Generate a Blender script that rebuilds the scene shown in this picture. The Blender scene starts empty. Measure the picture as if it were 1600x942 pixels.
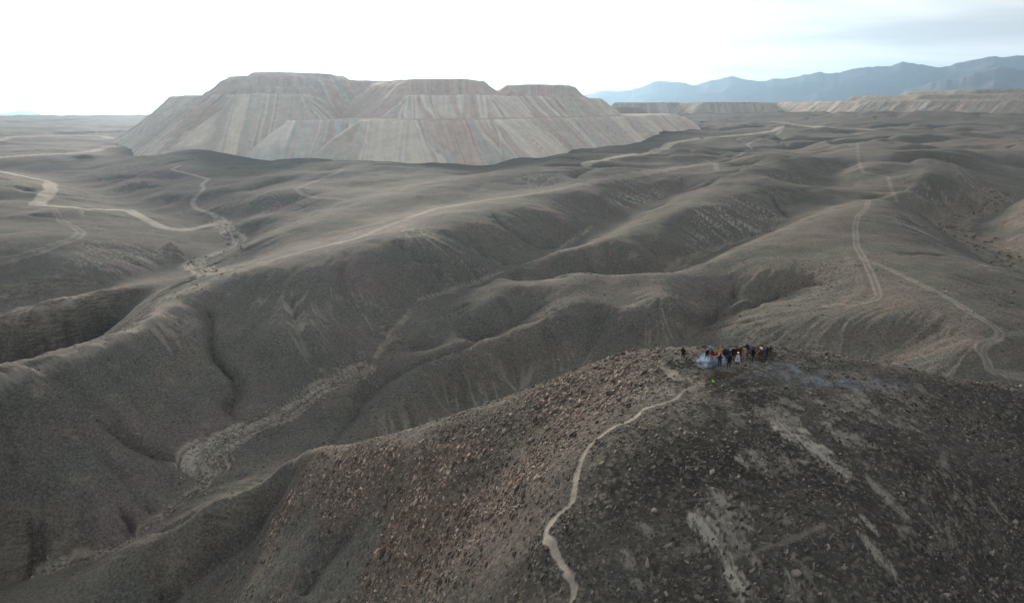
import bpy, bmesh, math, random
import numpy as np
from mathutils import Vector, Matrix

# ------------------------------------------------------------------ camera, sky, sun, exposure
SC = bpy.context.scene
COL = SC.collection
FPX, CX, CY, HOR = 1067.0, 800.0, 471.0, 168.0       # focal length, centre and horizon row in photo pixels
CAM_Z = 32.0
PITCH = math.atan((CY - HOR) / FPX)
cam_data = bpy.data.cameras.new("camera")
cam_data.angle = 2 * math.atan(800 / FPX)
cam_data.clip_start, cam_data.clip_end = 1.0, 120000.0
cam = bpy.data.objects.new("camera", cam_data)
cam.location = (0, 0, CAM_Z)
cam.rotation_euler = (math.pi / 2 - PITCH, 0, 0)
COL.objects.link(cam)
SC.camera = cam

SUN_AZ, SUN_EL = math.radians(-16.0), math.radians(11.0)     # azimuth from +Y towards +X
world = bpy.data.worlds.new("World")
SC.world = world
world.use_nodes = True
wn, wl = world.node_tree.nodes, world.node_tree.links
wn.clear()
def node(nodes, kind, **kw):
    n = nodes.new(kind)
    for k, v in kw.items():
        setattr(n, k, v)
    return n
w_out = node(wn, "ShaderNodeOutputWorld")
w_bg = node(wn, "ShaderNodeBackground")
w_bg.inputs["Strength"].default_value = 0.12
w_sky = node(wn, "ShaderNodeTexSky", sky_type="NISHITA", sun_disc=False)
w_sky.sun_elevation = SUN_EL
w_sky.sun_rotation = SUN_AZ
w_sky.altitude = 2000
w_sky.dust_density = 3.0
w_sky.air_density = 1.0
# thin high overcast: the clear sky veiled by a white cloud layer, with thicker grey streaks
w_tc = node(wn, "ShaderNodeTexCoord")
w_sep = node(wn, "ShaderNodeSeparateXYZ")
wl.new(w_tc.outputs["Generated"], w_sep.inputs[0])
w_zc = node(wn, "ShaderNodeMath", operation="MAXIMUM"); w_zc.inputs[1].default_value = 0.0
wl.new(w_sep.outputs["Z"], w_zc.inputs[0])
w_za = node(wn, "ShaderNodeMath", operation="ADD"); w_za.inputs[1].default_value = 0.06
wl.new(w_zc.outputs[0], w_za.inputs[0])
w_dx = node(wn, "ShaderNodeMath", operation="DIVIDE"); w_dy = node(wn, "ShaderNodeMath", operation="DIVIDE")
wl.new(w_sep.outputs["X"], w_dx.inputs[0]); wl.new(w_za.outputs[0], w_dx.inputs[1])
wl.new(w_sep.outputs["Y"], w_dy.inputs[0]); wl.new(w_za.outputs[0], w_dy.inputs[1])
w_cmb = node(wn, "ShaderNodeCombineXYZ")
wl.new(w_dx.outputs[0], w_cmb.inputs[0]); wl.new(w_dy.outputs[0], w_cmb.inputs[1])
w_map = node(wn, "ShaderNodeMapping")
w_map.inputs["Location"].default_value = (4.7, 3.3, 0.0)
w_map.inputs["Scale"].default_value = (0.26, 0.62, 1.0)
wl.new(w_cmb.outputs[0], w_map.inputs[0])
w_noise = node(wn, "ShaderNodeTexNoise")
w_noise.inputs["Scale"].default_value = 1.0
w_noise.inputs["Detail"].default_value = 6.0
w_noise.inputs["Roughness"].default_value = 0.5
w_noise.inputs["Distortion"].default_value = 0.4
wl.new(w_map.outputs[0], w_noise.inputs["Vector"])
w_ramp = node(wn, "ShaderNodeValToRGB")
w_ramp.color_ramp.elements[0].position = 0.43
w_ramp.color_ramp.elements[0].color = (1, 1, 1, 1)
w_ramp.color_ramp.elements[1].position = 0.63
w_ramp.color_ramp.elements[1].color = (0.64, 0.652, 0.66, 1)
wl.new(w_noise.outputs["Fac"], w_ramp.inputs[0])
w_hsv = node(wn, "ShaderNodeHueSaturation")
w_hsv.inputs["Saturation"].default_value = 0.08
wl.new(w_sky.outputs[0], w_hsv.inputs["Color"])
w_add = node(wn, "ShaderNodeVectorMath", operation="ADD")
w_add.inputs[1].default_value = (1.95, 1.92, 1.82)
w_c1 = node(wn, "ShaderNodeVectorMath", operation="MULTIPLY_ADD")      # glow spread by the cloud veil: s / (1 + s / 5)
w_c1.inputs[1].default_value = (1 / 5,) * 3; w_c1.inputs[2].default_value = (1, 1, 1)
w_c2 = node(wn, "ShaderNodeVectorMath", operation="DIVIDE")
wl.new(w_hsv.outputs[0], w_c1.inputs[0]); wl.new(w_hsv.outputs[0], w_c2.inputs[0]); wl.new(w_c1.outputs[0], w_c2.inputs[1])
wl.new(w_c2.outputs[0], w_add.inputs[0])
w_mul = node(wn, "ShaderNodeVectorMath", operation="MULTIPLY")
wl.new(w_add.outputs[0], w_mul.inputs[0]); wl.new(w_ramp.outputs[0], w_mul.inputs[1])
wl.new(w_mul.outputs[0], w_bg.inputs["Color"])
wl.new(w_bg.outputs[0], w_out.inputs["Surface"])

sun_data = bpy.data.lights.new("sun", "SUN")
sun_data.energy = 3.9
sun_data.angle = math.radians(12)
sun_data.color = (1.0, 0.86, 0.72)
sun = bpy.data.objects.new("sun", sun_data)
sdir = Vector((math.sin(SUN_AZ) * math.cos(SUN_EL), math.cos(SUN_AZ) * math.cos(SUN_EL), math.sin(SUN_EL)))
sun.rotation_euler = (-sdir).to_track_quat("-Z", "Y").to_euler()
sun.location = (0, 0, 300)
COL.objects.link(sun)

SC.view_settings.view_transform = "Standard"
SC.view_settings.look = "None"
SC.view_settings.exposure = 1.05
SC.view_settings.gamma = 1.0
SC.view_settings.use_curve_mapping = False
SC.cycles.max_bounces = 5
SC.cycles.diffuse_bounces = 2
SC.cycles.glossy_bounces = 1
SC.cycles.volume_bounces = 0
SC.cycles.use_denoising = True
EXEC_STAGE = 99

# ------------------------------------------------------------------ helpers: pixels to rays, noise
SP, CP = math.sin(PITCH), math.cos(PITCH)
def ray(px, py):
    u, v = (px - CX) / FPX, (CY - py) / FPX
    return np.array([u, CP + v * SP, -SP + v * CP])
def P(px, py, z=None, r=None):
    """the point seen at a photo pixel at elevation z, or at horizontal range r"""
    d = ray(px, py)
    t = (z - CAM_Z) / d[2] if r is None else r / math.hypot(d[0], d[1])
    return np.array([0, 0, CAM_Z]) + t * d
def azr(px, r):
    """plan point at range r in the photo column px (taken at the horizon row)"""
    d = ray(px, HOR); h = math.hypot(d[0], d[1])
    return np.array([d[0] / h * r, d[1] / h * r])

def lattice(seed, n=256):
    return np.random.RandomState(seed).rand(n, n)
_LAT = {}
def vnoise(x, y, seed=0):
    if seed not in _LAT: _LAT[seed] = lattice(seed + 11)
    L = _LAT[seed]
    xi = np.floor(x).astype(np.int64); yi = np.floor(y).astype(np.int64)
    fx = x - xi; fy = y - yi
    fx = fx * fx * fx * (fx * (fx * 6 - 15) + 10); fy = fy * fy * fy * (fy * (fy * 6 - 15) + 10)
    x0 = xi & 255; x1 = (xi + 1) & 255; y0 = yi & 255; y1 = (yi + 1) & 255
    a = L[x0, y0] * (1 - fx) + L[x1, y0] * fx
    b = L[x0, y1] * (1 - fx) + L[x1, y1] * fx
    return (a * (1 - fy) + b * fy) * 2 - 1
def fbm(x, y, seed=0, octv=4, gain=0.5):
    s = 0; a = 1.0; n = 0
    c, sn = 0.8, 0.6
    for k in range(octv):
        s = s + a * vnoise(x + 17.3 * k, y - 9.1 * k, seed + k)
        n += a; a *= gain
        x, y = 2.03 * (c * x - sn * y), 2.03 * (sn * x + c * y)
    return s / n
def sstep(a, b, x):
    t = np.clip((x - a) / (b - a), 0, 1)
    return t * t * (3 - 2 * t)

# ------------------------------------------------------------------ terrain control network
# lines traced on the photograph: pixel and elevation (metres, the people stand at 0)
Z = []
def line(*pts):
    """dense control points between traced pixels; each (px, py, z)"""
    W = [P(px, py, z) for px, py, z in pts]
    for a, b in zip(W[:-1], W[1:]):
        n = max(1, int(np.linalg.norm((b - a)[:2]) / (0.045 * np.linalg.norm(a[:2]))))
        for k in range(n): Z.append(a + (b - a) * k / n)
    Z.append(W[-1])
    return W
def spots(*pts):
    for p in pts: Z.append(P(*p))
def rspots(*pts):
    for px, py, r in pts: Z.append(P(px, py, r=r))
def plan(*pts):
    for az, r, z in pts:
        a = math.radians(az); Z.append(np.array([r * math.sin(a), r * math.cos(a), z]))

# the near hill
plan((-23.5, 130, -41), (-23.5, 143, -46), (-18, 128, -38), (-18, 145, -45.5), (-30, 130, -50), (-12, 118, -30), (-12, 133, -41), (-6, 114, -26), (-6, 131, -39), (0, 108, -17), (0, 125, -33), (10, 101, -4.5), (10, 116, -17), (18, 101, -3.5), (18, 116, -15), (25, 113, -14), (32, 114, -15), (38, 116, -17))
spots((1180, 547, .6), (1100, 560, 0), (1200, 562, 0), (1150, 575, 0), (1060, 566, -.7), (1300, 600, -.6), (1250, 620, -.8))
line((1080, 605, -1.2), (1000, 650, -2.6), (915, 705, -5), (898, 790, -7.2), (855, 828, -9), (885, 942, -10.4))
spots((1200, 700, -2.6), (1300, 750, -3.6), (1150, 820, -5.6), (1300, 850, -5.6), (1100, 942, -9), (1300, 942, -8.4), (1500, 640, -3.6),
      (1500, 750, -5.6), (1500, 942, -9.6), (1600, 700, -6.6), (1600, 942, -12.5))
line((1260, 545, .6), (1330, 557, -.2), (1400, 570, -1.2), (1470, 587, -2.6), (1530, 600, -4), (1600, 617, -6.2))
line((1180, 540, .9), (1060, 546, -.3), (1000, 553, -1.6), (940, 569, -4), (850, 602, -8), (740, 641, -13), (640, 673, -18.5), (540, 696, -25), (440, 713, -31.5))
spots((900, 640, -6.6), (800, 700, -11.5), (700, 750, -17), (620, 790, -22.5), (520, 760, -27.5), (520, 850, -31), (450, 850, -36.5), (400, 910, -41),
      (560, 900, -29), (500, 942, -34.5), (620, 942, -26), (700, 850, -20), (720, 942, -19), (800, 850, -13), (800, 942, -14.2))
line((440, 726, -33), (380, 765, -37.5), (310, 803, -42), (220, 855, -48), (120, 890, -54), (0, 915, -60.5))
line((455, 750, -34.3), (412, 788, -40), (340, 858, -47.5), (270, 912, -52.5), (234, 942, -55))
# wash and valley behind the near hill
WASH = [(0, 918, -62), (107, 884, -58.5), (200, 850, -55.5), (276, 788, -52.5), (322, 742, -50.5), (335, 700, -49), (420, 655, -46.5), (500, 605, -44.3),
        (575, 578, -42.7), (605, 530, -38), (665, 467, -33.5), (724, 447, -31.7), (812, 414, -29.5), (896, 376, -27.3), (948, 335, -24), (1008, 308, -21.5), (1060, 300, -19.5)]
line(*WASH)
line((1061, 532, -35), (960, 572, -39.5), (850, 607, -43.5), (740, 643, -47), (640, 672, -48.5), (530, 696, -49))
plan((21.5, 130, -29), (29, 130, -27.5), (35, 135, -27.5), (41, 140, -28.5), (25, 130, -28))
# ridge with the vehicle track, and the long slope below it
line((-60, 625, -28.5), (0, 600, -28), (150, 540, -28), (245, 497, -28), (290, 460, -26.5), (360, 430, -24.8), (430, 405, -23), (500, 385, -21.3), (600, 355, -18.5), (680, 328, -16.3),
     (760, 314, -15), (850, 301, -14), (960, 279, -12), (1060, 263, -10.8), (1115, 256, -10.5))
spots((100, 640, -36), (250, 560, -36), (0, 720, -42), (100, 780, -49.5), (250, 640, -43), (200, 720, -47.5), (0, 850, -57.5), (60, 870, -57.5), (0, 650, -34), (300, 520, -33), (160, 600, -35),
      (430, 460, -28), (460, 520, -33.5), (480, 575, -41), (420, 560, -38.5), (400, 620, -44.5), (540, 450, -27), (550, 510, -35), (620, 440, -27), (700, 400, -22.5), (800, 370, -21.5), (880, 340, -19), (950, 310, -17))
line((325, 475, -29.5), (331, 540, -36), (367, 585, -41), (370, 640, -46))
# ravine and the left hills
plan((-39, 203, -30), (-39, 222, -38), (-39, 245, -48), (-36.6, 207, -30), (-36.6, 226, -38), (-36.6, 250, -48), (-34, 212, -30), (-34, 230, -37), (-34, 252, -46), (-31, 217, -29.5), (-31, 235, -35), (-41.5, 200, -30), (-41.5, 240, -48))
line((372, 383, -38), (300, 412, -41.5), (230, 434, -43.5), (160, 452, -45), (110, 466, -46), (50, 485, -47), (-40, 505, -48))
line((165, 463, -43.5), (140, 476, -45), (100, 494, -46.5), (60, 507, -47.5), (0, 517, -48))
line((160, 492, -50), (100, 532, -55), (60, 548, -57), (0, 560, -59))
spots((120, 550, -50), (60, 575, -50), (190, 500, -41), (230, 465, -38), (300, 440, -35.5), (210, 450, -42))
spots((0, 440, -40.5), (100, 440, -41.5), (160, 428, -40.5), (250, 402, -39.5), (275, 388, -38), (0, 400, -33), (100, 395, -34), (200, 375, -34), (50, 350, -28.5), (150, 345, -30),
      (60, 322, -26), (0, 330, -25.5), (75, 290, -22), (0, 270, -19.5), (200, 331, -31), (275, 362, -36.5), (330, 352, -37), (250, 350, -35))
line((60, 270, -27), (120, 288, -31), (170, 306, -33), (250, 335, -36), (335, 350, -37.5), (372, 383, -38))
spots((150, 255, -21.5), (200, 262, -20.5), (290, 290, -25), (330, 320, -32), (390, 345, -31), (400, 310, -24))
rspots((-30, 217, 1300), (15, 214, 1320), (80, 212, 1360), (165, 213, 1340), (0, 228, 1080), (100, 224, 1150), (0, 203, 1750), (150, 203, 1750), (0, 186, 2750), (100, 184, 2800), (200, 183, 2800), (0, 194, 2250), (200, 192, 2250))
# mounds before the waste dump
rspots((235, 250, 740), (270, 238, 750), (310, 233, 755), (355, 242, 740), (400, 262, 690), (270, 265, 650), (330, 275, 620), (390, 277, 600), (450, 248, 680), (505, 257, 600), (560, 252, 600), (640, 257, 590), (735, 269, 585), (800, 262, 620), (870, 243, 700), (960, 228, 800), (1050, 214, 1000), (1110, 205, 1150))
plan((-25, 860, -26), (-19, 800, -27), (-14, 770, -27), (-9, 700, -27), (-3, 700, -28), (2, 780, -25), (8, 950, -20), (-30, 1300, -15), (-10, 1200, -20), (12, 1300, -10))
# between the track ridge and the mounds
line((400, 378, -30), (480, 347, -24), (560, 326, -20), (640, 306, -16.5), (700, 288, -13.5), (780, 274, -11.5), (850, 262, -10.5))
line((390, 402, -33.5), (430, 391, -29.5), (560, 352, -23), (640, 327, -19.3), (760, 306, -16.6), (860, 290, -15))
spots((440, 292, -21.5), (540, 280, -17.5), (620, 278, -15.5), (500, 312, -22), (340, 340, -35.5), (400, 332, -30), (470, 328, -26.5), (560, 305, -20), (640, 285, -16.5))
# ridges B, C and the big tracked hill D
line((690, 462, -33), (735, 450, -30.5), (815, 417, -26.5), (885, 398, -23.8), (955, 367, -20.2), (1025, 346, -17.8), (1075, 325, -15.5), (1120, 295, -12.8))
spots((900, 425, -27.5), (1000, 400, -25), (1060, 385, -24), (1150, 345, -21), (1200, 322, -18.5), (1000, 375, -21.5), (1110, 330, -17))
line((760, 451, -33), (850, 441, -33), (950, 433, -32), (1040, 425, -31), (1100, 394, -28.5), (1145, 379, -27), (1208, 361, -25), (1245, 340, -22.5), (1299, 320, -21), (1330, 296, -16.5))
line((674, 469, -32.5), (766, 455, -29), (815, 449, -27.8), (906, 440, -26.2), (1000, 431, -24.8), (1045, 427, -24.6), (1100, 411, -24), (1145, 391, -22.3), (1236, 352, -18.8), (1299, 328, -16.6), (1348, 313, -14.8), (1390, 316, -14.8))
line((795, 463, -29.5), (775, 475, -30.2), (706, 522, -35), (650, 551, -38), (610, 573, -41), (560, 611, -44.3), (510, 650, -47))
line((844, 480, -30.8), (809, 503, -34.2), (740, 534, -38.8), (665, 561, -42.4), (603, 592, -44.8), (569, 622, -46.6), (520, 690, -49))
line((981, 474, -28), (878, 492, -30.2), (826, 513, -32.2), (775, 541, -35), (706, 571, -38), (655, 602, -41.2), (620, 633, -44.3), (545, 690, -48))
spots((1000, 450, -26.2), (1060, 442, -25.3), (1130, 420, -24.4), (930, 460, -27.6), (860, 462, -28.8), (700, 500, -34), (640, 530, -37), (700, 625, -46), (800, 585, -43), (900, 535, -37), (1000, 500, -30), (1000, 535, -35.5), (1060, 475, -26.5), (1040, 505, -31), (760, 620, -46))
line((1390, 316, -14.8), (1412, 328, -16), (1460, 372, -19.8), (1488, 394, -21.5), (1600, 428, -25))
spots((1340, 360, -16.2), (1345, 400, -17.8), (1365, 440, -19.8), (1370, 467, -21.2), (1250, 400, -20), (1200, 430, -23), (1450, 450, -19.3), (1500, 480, -20), (1560, 520, -21.4), (1530, 545, -22.5), (1540, 577, -25),
      (1600, 592, -27), (1400, 500, -22.5), (1300, 520, -26.5), (1210, 515, -28), (1135, 512, -31), (1160, 468, -27), (1600, 480, -24), (1400, 545, -27.5))
line((1061, 530, -34.6), (1110, 496, -32), (1138, 475, -29.6), (1155, 443, -26.6))
line((1075, 519, -33.8), (1180, 475, -29.6), (1225, 457, -27), (1264, 443, -23.6), (1313, 441, -21))
# right: rocky wash, hills beyond
line((1680, 445, -35), (1600, 418, -33), (1565, 404, -32.5), (1506, 376, -31.5), (1470, 357, -30.5), (1530, 320, -27), (1560, 305, -25), (1585, 285, -21.5), (1600, 268, -18))
line((1402, 322, -21), (1390, 285, -13.5), (1425, 256, -7.5), (1460, 259, -8.2), (1495, 283, -12.5), (1515, 310, -21))
spots((1420, 300, -15), (1440, 332, -22), (1600, 345, -22.5), (1600, 310, -16.5), (1585, 380, -28), (1540, 345, -29), (1680, 330, -14), (1680, 380, -22))
line((1236, 287, -15.2), (1285, 249, -7.6), (1341, 231, -4.5), (1345, 262, -9), (1390, 278, -12))
line((1245, 293, -18), (1300, 268, -14.5), (1330, 262, -12.5))
line((1117, 264, -9.8), (1162, 275, -10.8), (1229, 288, -13.6), (1278, 301, -16.6))
rspots((1170, 228, 900), (1215, 202, 1250), (1060, 236, 720), (1000, 245, 660), (1240, 240, 800), (1200, 255, 720), (1300, 213, 1050), (1400, 210, 1100), (1480, 225, 950), (1540, 235, 850), (1600, 240, 820), (1600, 212, 1150), (1500, 207, 1200),
       (1350, 190, 1500), (1390, 188, 1500), (1470, 191, 1480), (1512, 201, 1380), (1545, 190, 1480), (1600, 190, 1500), (1300, 185, 1600), (1270, 192, 1550), (1200, 186, 1750), (1130, 180, 1900))
rspots((0, 246, 850), (60, 242, 880), (110, 239, 910), (150, 235, 960), (200, 228, 1040), (40, 233, 1000), (120, 229, 1050), (920, 255, 600), (975, 245, 680), (1015, 240, 730), (1036, 233, 800), (1046, 225, 900), (1070, 220, 960), (1120, 214, 1050), (1180, 209, 1130), (1210, 204, 1230),
       (1000, 256, 560), (1080, 243, 640), (1120, 228, 850), (1205, 189, 1700), (1260, 196, 1420), (1310, 199, 1350), (1360, 202, 1280))
# outside the frame
plan((-48, 80, -55), (-48, 150, -52), (-50, 260, -45), (-50, 500, -28), (-50, 1000, -18), (-50, 2500, -8), (48, 60, -16), (50, 120, -34), (50, 250, -30), (50, 500, -16), (50, 1000, -5), (50, 2500, 10),
     (20, 2600, 6), (0, 2600, 0), (-15, 2600, -3), (35, 2600, 8), (-8, 30, -16), (15, 30, -13), (30, 33, -13), (-30, 40, -38), (0, 14, -17), (90, 30, -22), (-90, 30, -40), (180, 30, -28), (180, 200, -45), (120, 200, -40), (-120, 200, -55), (90, 200, -32), (-90, 200, -55),
     (180, 1500, -30), (90, 1500, 0), (-90, 1500, -30), (135, 1500, 0), (-135, 1500, -30), (180, 3000, -30), (90, 3000, 10), (-90, 3000, -30))

def tps_fit(C, lam):
    n = len(C); X = C[:, :2] / 100.0
    d2 = ((X[:, None] - X[None]) ** 2).sum(-1)
    K = np.where(d2 > 0, d2 * np.log(d2 + 1e-12), 0) + np.eye(n) * lam
    Q = np.c_[np.ones(n), X]
    A = np.block([[K, Q], [Q.T, np.zeros((3, 3))]])
    s = np.linalg.solve(A, np.r_[C[:, 2], 0, 0, 0])
    return X, s
CTRL = np.array(Z)
TX, TS = tps_fit(CTRL, 0.0012)
def tps(x, y):
    out = np.empty(x.size); xs = x.ravel() / 100.0; ys = y.ravel() / 100.0
    for i in range(0, x.size, 20000):
        a = xs[i:i + 20000, None]; b = ys[i:i + 20000, None]
        d2 = (a - TX[None, :, 0]) ** 2 + (b - TX[None, :, 1]) ** 2
        out[i:i + 20000] = (d2 * np.log(d2 + 1e-12)) @ TS[:-3] + TS[-3] + TS[-2] * a[:, 0] + TS[-1] * b[:, 0]
    return out.reshape(x.shape)

# grid: columns of azimuth all round (dense ahead), rows of range
az_view = np.linspace(-43.5, 43.5, 961)
az_side = np.r_[np.linspace(43.5, 60, 13)[1:], np.linspace(60, 300, 49)[1:], np.linspace(300, 316.5, 13)[1:-1]]
AZ = np.radians(np.r_[az_view, az_side])
NV, NC = len(az_view), len(AZ)
R = np.r_[np.linspace(2, 40, 16)[:-1], np.linspace(40, 112, 296)[:-1], np.geomspace(112, 700, 405)[:-1], np.geomspace(700, 1500, 115)[:-1], np.geomspace(1500, 3200, 45)[:-1], np.geomspace(3200, 26000, 24)]
NR = len(R)
GX = R[:, None] * np.sin(AZ)[None]; GY = R[:, None] * np.cos(AZ)[None]

def cubic_mat(n_to, idx_from):
    """Catmull-Rom interpolation matrix from samples at integer positions idx_from (uniform step) to 0..n_to-1"""
    m = len(idx_from); step = idx_from[1] - idx_from[0]
    t = np.arange(n_to) / step; i = np.minimum(np.floor(t).astype(int), m - 2); f = t - i
    M = np.zeros((n_to, m))
    w = [-.5 * f + f**2 - .5 * f**3, 1 - 2.5 * f**2 + 1.5 * f**3, .5 * f + 2 * f**2 - 1.5 * f**3, -.5 * f**2 + .5 * f**3]
    for k in range(4):
        np.add.at(M, (np.arange(n_to), np.clip(i + k - 1, 0, m - 1)), w[k])
    return M
n_near = int(np.searchsorted(R, 3300))
ri = np.arange(0, n_near + 3, 3); rr = np.interp(ri, np.arange(NR), R)
ci = np.arange(0, NV + 2, 3); ca = np.interp(ci, np.arange(NV), AZ[:NV])
Hc = tps(rr[:, None] * np.sin(ca)[None], rr[:, None] * np.cos(ca)[None])
H = np.zeros((NR, NC))
H[:n_near, :NV] = (cubic_mat(n_near, ri) @ Hc @ cubic_mat(NV, ci).T)
Hs = tps(rr[:, None] * np.sin(AZ[NV:])[None], rr[:, None] * np.cos(AZ[NV:])[None])
H[:n_near, NV:] = cubic_mat(n_near, ri) @ Hs
# far plain: falls gently away to the left, nearly level to the right
azn = np.degrees(np.where(AZ > math.pi, AZ - 2 * math.pi, AZ))
edge = H[n_near - 1]
tilt = -0.0122 + 0.013 * sstep(-25, 20, azn)
for i in range(n_near, NR):
    H[i] = edge + tilt * (R[i] - R[n_near - 1])
RR = np.broadcast_to(R[:, None], H.shape)
def ctrl_dist(x, y):
    out = np.empty(x.size); xs, ys = x.ravel(), y.ravel()
    for i in range(0, x.size, 20000):
        out[i:i + 20000] = np.sqrt(((xs[i:i + 20000, None] - CTRL[None, :, 0])**2 + (ys[i:i + 20000, None] - CTRL[None, :, 1])**2).min(1))
    return out.reshape(x.shape)
CD = np.full(H.shape, 50.0)
CD[:n_near, :NV] = cubic_mat(n_near, ri) @ ctrl_dist(rr[:, None] * np.sin(ca)[None], rr[:, None] * np.cos(ca)[None]) @ cubic_mat(NV, ci).T
FREE = sstep(.008, .075, CD / R[:, None])
# rolling relief where the traced lines are sparse, finer unevenness everywhere
H += sstep(330, 750, RR) * (1 - sstep(4000, 9000, RR)) * FREE * 6.0 * (0.5 - np.abs(fbm(GX / 150, GY / 150, 3, 3)) * 1.9)
vn = fbm(GX / 105, GY / 90, 7, 2)
hill_zone = sstep(330, 520, RR) * (1 - sstep(1300, 2400, RR)) * FREE
H += hill_zone * (3.8 - 10.5 * np.exp(-np.abs(vn) / .13)) * (0.3 + 0.7 * sstep(-12, 12, np.degrees(np.arctan2(GX, GY))))
vn2 = fbm(GX / 46, GY / 40, 13, 2)
H += hill_zone * (0.8 - 2.6 * np.exp(-np.abs(vn2) / .12)) * sstep(.1, .3, np.abs(vn))
near_hill = 1 - sstep(86, 112, RR)
H += 0.9 * fbm(GX / 33, GY / 33, 21, 3) * sstep(95, 170, RR) + 0.22 * fbm(GX / 6, GY / 6, 25, 3) * (1 - sstep(400, 900, RR)) + 0.10 * fbm(GX / 1.3, GY / 1.3, 28, 2) * (1 - sstep(120, 200, RR))

# samplers on the grid
LR = np.arange(NR)
def grid_ij(x, y):
    r = np.hypot(x, y); a = np.arctan2(x, y)
    i = np.interp(r, R, LR); j = (a - AZ[0]) / (AZ[1] - AZ[0])
    return np.clip(i, 0, NR - 1.001), np.clip(j, 0, NV - 1.001)
def bilin(F, x, y):
    i, j = grid_ij(np.asarray(x, float), np.asarray(y, float))
    i0 = i.astype(int); j0 = j.astype(int); a = i - i0; b = j - j0
    return (F[i0, j0] * (1 - a) + F[i0 + 1, j0] * a) * (1 - b) + (F[i0, j0 + 1] * (1 - a) + F[i0 + 1, j0 + 1] * a) * b
def cast(px, py, rmin=30, rmax=3000):
    """where the ray through a photo pixel first meets the ground"""
    d = ray(px, py); h = math.hypot(d[0], d[1])
    rs = np.geomspace(rmin, rmax, 2600)
    x, y = d[0] / h * rs, d[1] / h * rs
    z = CAM_Z + d[2] / h * rs
    g = bilin(H, x, y)
    k = np.nonzero(g >= z)[0]
    k = k[0] if len(k) else np.argmin(np.abs(g - z))
    return np.array([x[k], y[k], g[k]])
def smooth_line(pts, step=None):
    pts = np.array(pts)
    t = np.r_[0, np.cumsum(np.hypot(*(pts[1:, :2] - pts[:-1, :2]).T))]
    keep = np.r_[True, np.diff(t) > 1e-6]; pts = pts[keep]; t = t[keep]
    n = int(max(8, t[-1] / (step or max(0.5, t[-1] / 160))))
    s = np.linspace(0, t[-1], n)
    out = np.stack([np.interp(s, t, pts[:, k]) for k in range(2)], 1)
    for _ in range(2):
        out[1:-1] = 0.25 * out[:-2] + 0.5 * out[1:-1] + 0.25 * out[2:]
    return out
def cast_line(*pix):
    """draped plan polyline through traced pixels"""
    fine = []
    for (x0, y0), (x1, y1) in zip(pix[:-1], pix[1:]):
        for k in range(5): fine.append((x0 + (x1 - x0) * k / 5, y0 + (y1 - y0) * k / 5))
    fine.append(pix[-1])
    pts = [cast(*p)[:2] for p in fine]
    good = [pts[0]]
    for p in pts[1:]:
        if abs(np.hypot(*p) - np.hypot(*good[-1])) < 0.35 * np.hypot(*good[-1]): good.append(p)
    return smooth_line(good)
def line_dist(pl, reach):
    """(row slice, distance, signed side, position) of grid points near a plan polyline"""
    r = np.hypot(pl[:, 0], pl[:, 1]); a = np.arctan2(pl[:, 0], pl[:, 1])
    i0, i1 = np.searchsorted(R, [max(r.min() - reach, 2), r.max() + reach])
    da = reach / max(r.min(), 10)
    j0, j1 = np.clip(np.searchsorted(AZ[:NV], [a.min() - da, a.max() + da]), 0, NV)
    i1 = min(i1 + 1, NR)
    sl = (slice(i0, i1), slice(j0, j1))
    x, y = GX[sl], GY[sl]
    best = np.full(x.shape, 1e9); side = np.zeros(x.shape); pos = np.zeros(x.shape)
    n = len(pl)
    for k in range(n - 1):
        p, q = pl[k], pl[k + 1]; e = q - p; L2 = e @ e + 1e-12
        lo, hi = min(r[k], r[k + 1]) - reach, max(r[k], r[k + 1]) + reach
        b0, b1 = np.searchsorted(R[sl[0]], [lo, hi])
        if b1 <= b0: continue
        xx, yy = x[b0:b1], y[b0:b1]
        t = np.clip(((xx - p[0]) * e[0] + (yy - p[1]) * e[1]) / L2, 0, 1)
        dx, dy = xx - p[0] - t * e[0], yy - p[1] - t * e[1]
        d = np.hypot(dx, dy); m = d < best[b0:b1]
        best[b0:b1] = np.where(m, d, best[b0:b1])
        side[b0:b1] = np.where(m, np.sign(e[0] * dy - e[1] * dx), side[b0:b1])
        pos[b0:b1] = np.where(m, (k + t) / (n - 1), pos[b0:b1])
    return sl, best, side, pos

# ------------------------------------------------------------------ carve gullies and washes
PALE = np.zeros_like(H); RED = np.zeros_like(H); ROCKY = np.zeros_like(H); DARK = np.zeros_like(H)
LABEL = np.zeros(H.shape, dtype=np.int16)
FOOT = np.zeros_like(H)
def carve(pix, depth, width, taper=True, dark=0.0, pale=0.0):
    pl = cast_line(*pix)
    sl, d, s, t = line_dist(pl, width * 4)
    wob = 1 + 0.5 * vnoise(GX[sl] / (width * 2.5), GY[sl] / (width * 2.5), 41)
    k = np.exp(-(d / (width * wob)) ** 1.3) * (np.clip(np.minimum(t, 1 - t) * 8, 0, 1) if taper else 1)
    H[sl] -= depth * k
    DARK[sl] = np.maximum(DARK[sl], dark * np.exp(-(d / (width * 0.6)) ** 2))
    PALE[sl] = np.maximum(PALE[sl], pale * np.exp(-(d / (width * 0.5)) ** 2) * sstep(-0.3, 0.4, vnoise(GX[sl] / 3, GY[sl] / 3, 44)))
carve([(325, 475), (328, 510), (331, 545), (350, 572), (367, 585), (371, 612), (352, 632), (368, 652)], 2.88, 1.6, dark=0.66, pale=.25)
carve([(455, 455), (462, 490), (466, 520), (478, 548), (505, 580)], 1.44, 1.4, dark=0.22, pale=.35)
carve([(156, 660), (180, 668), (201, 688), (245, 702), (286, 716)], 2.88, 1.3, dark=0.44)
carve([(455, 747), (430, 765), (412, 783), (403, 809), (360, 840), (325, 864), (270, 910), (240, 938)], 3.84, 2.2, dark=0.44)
carve([(560, 815), (536, 832), (500, 880), (465, 930)], 1.92, 1.6, dark=0.33)
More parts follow.
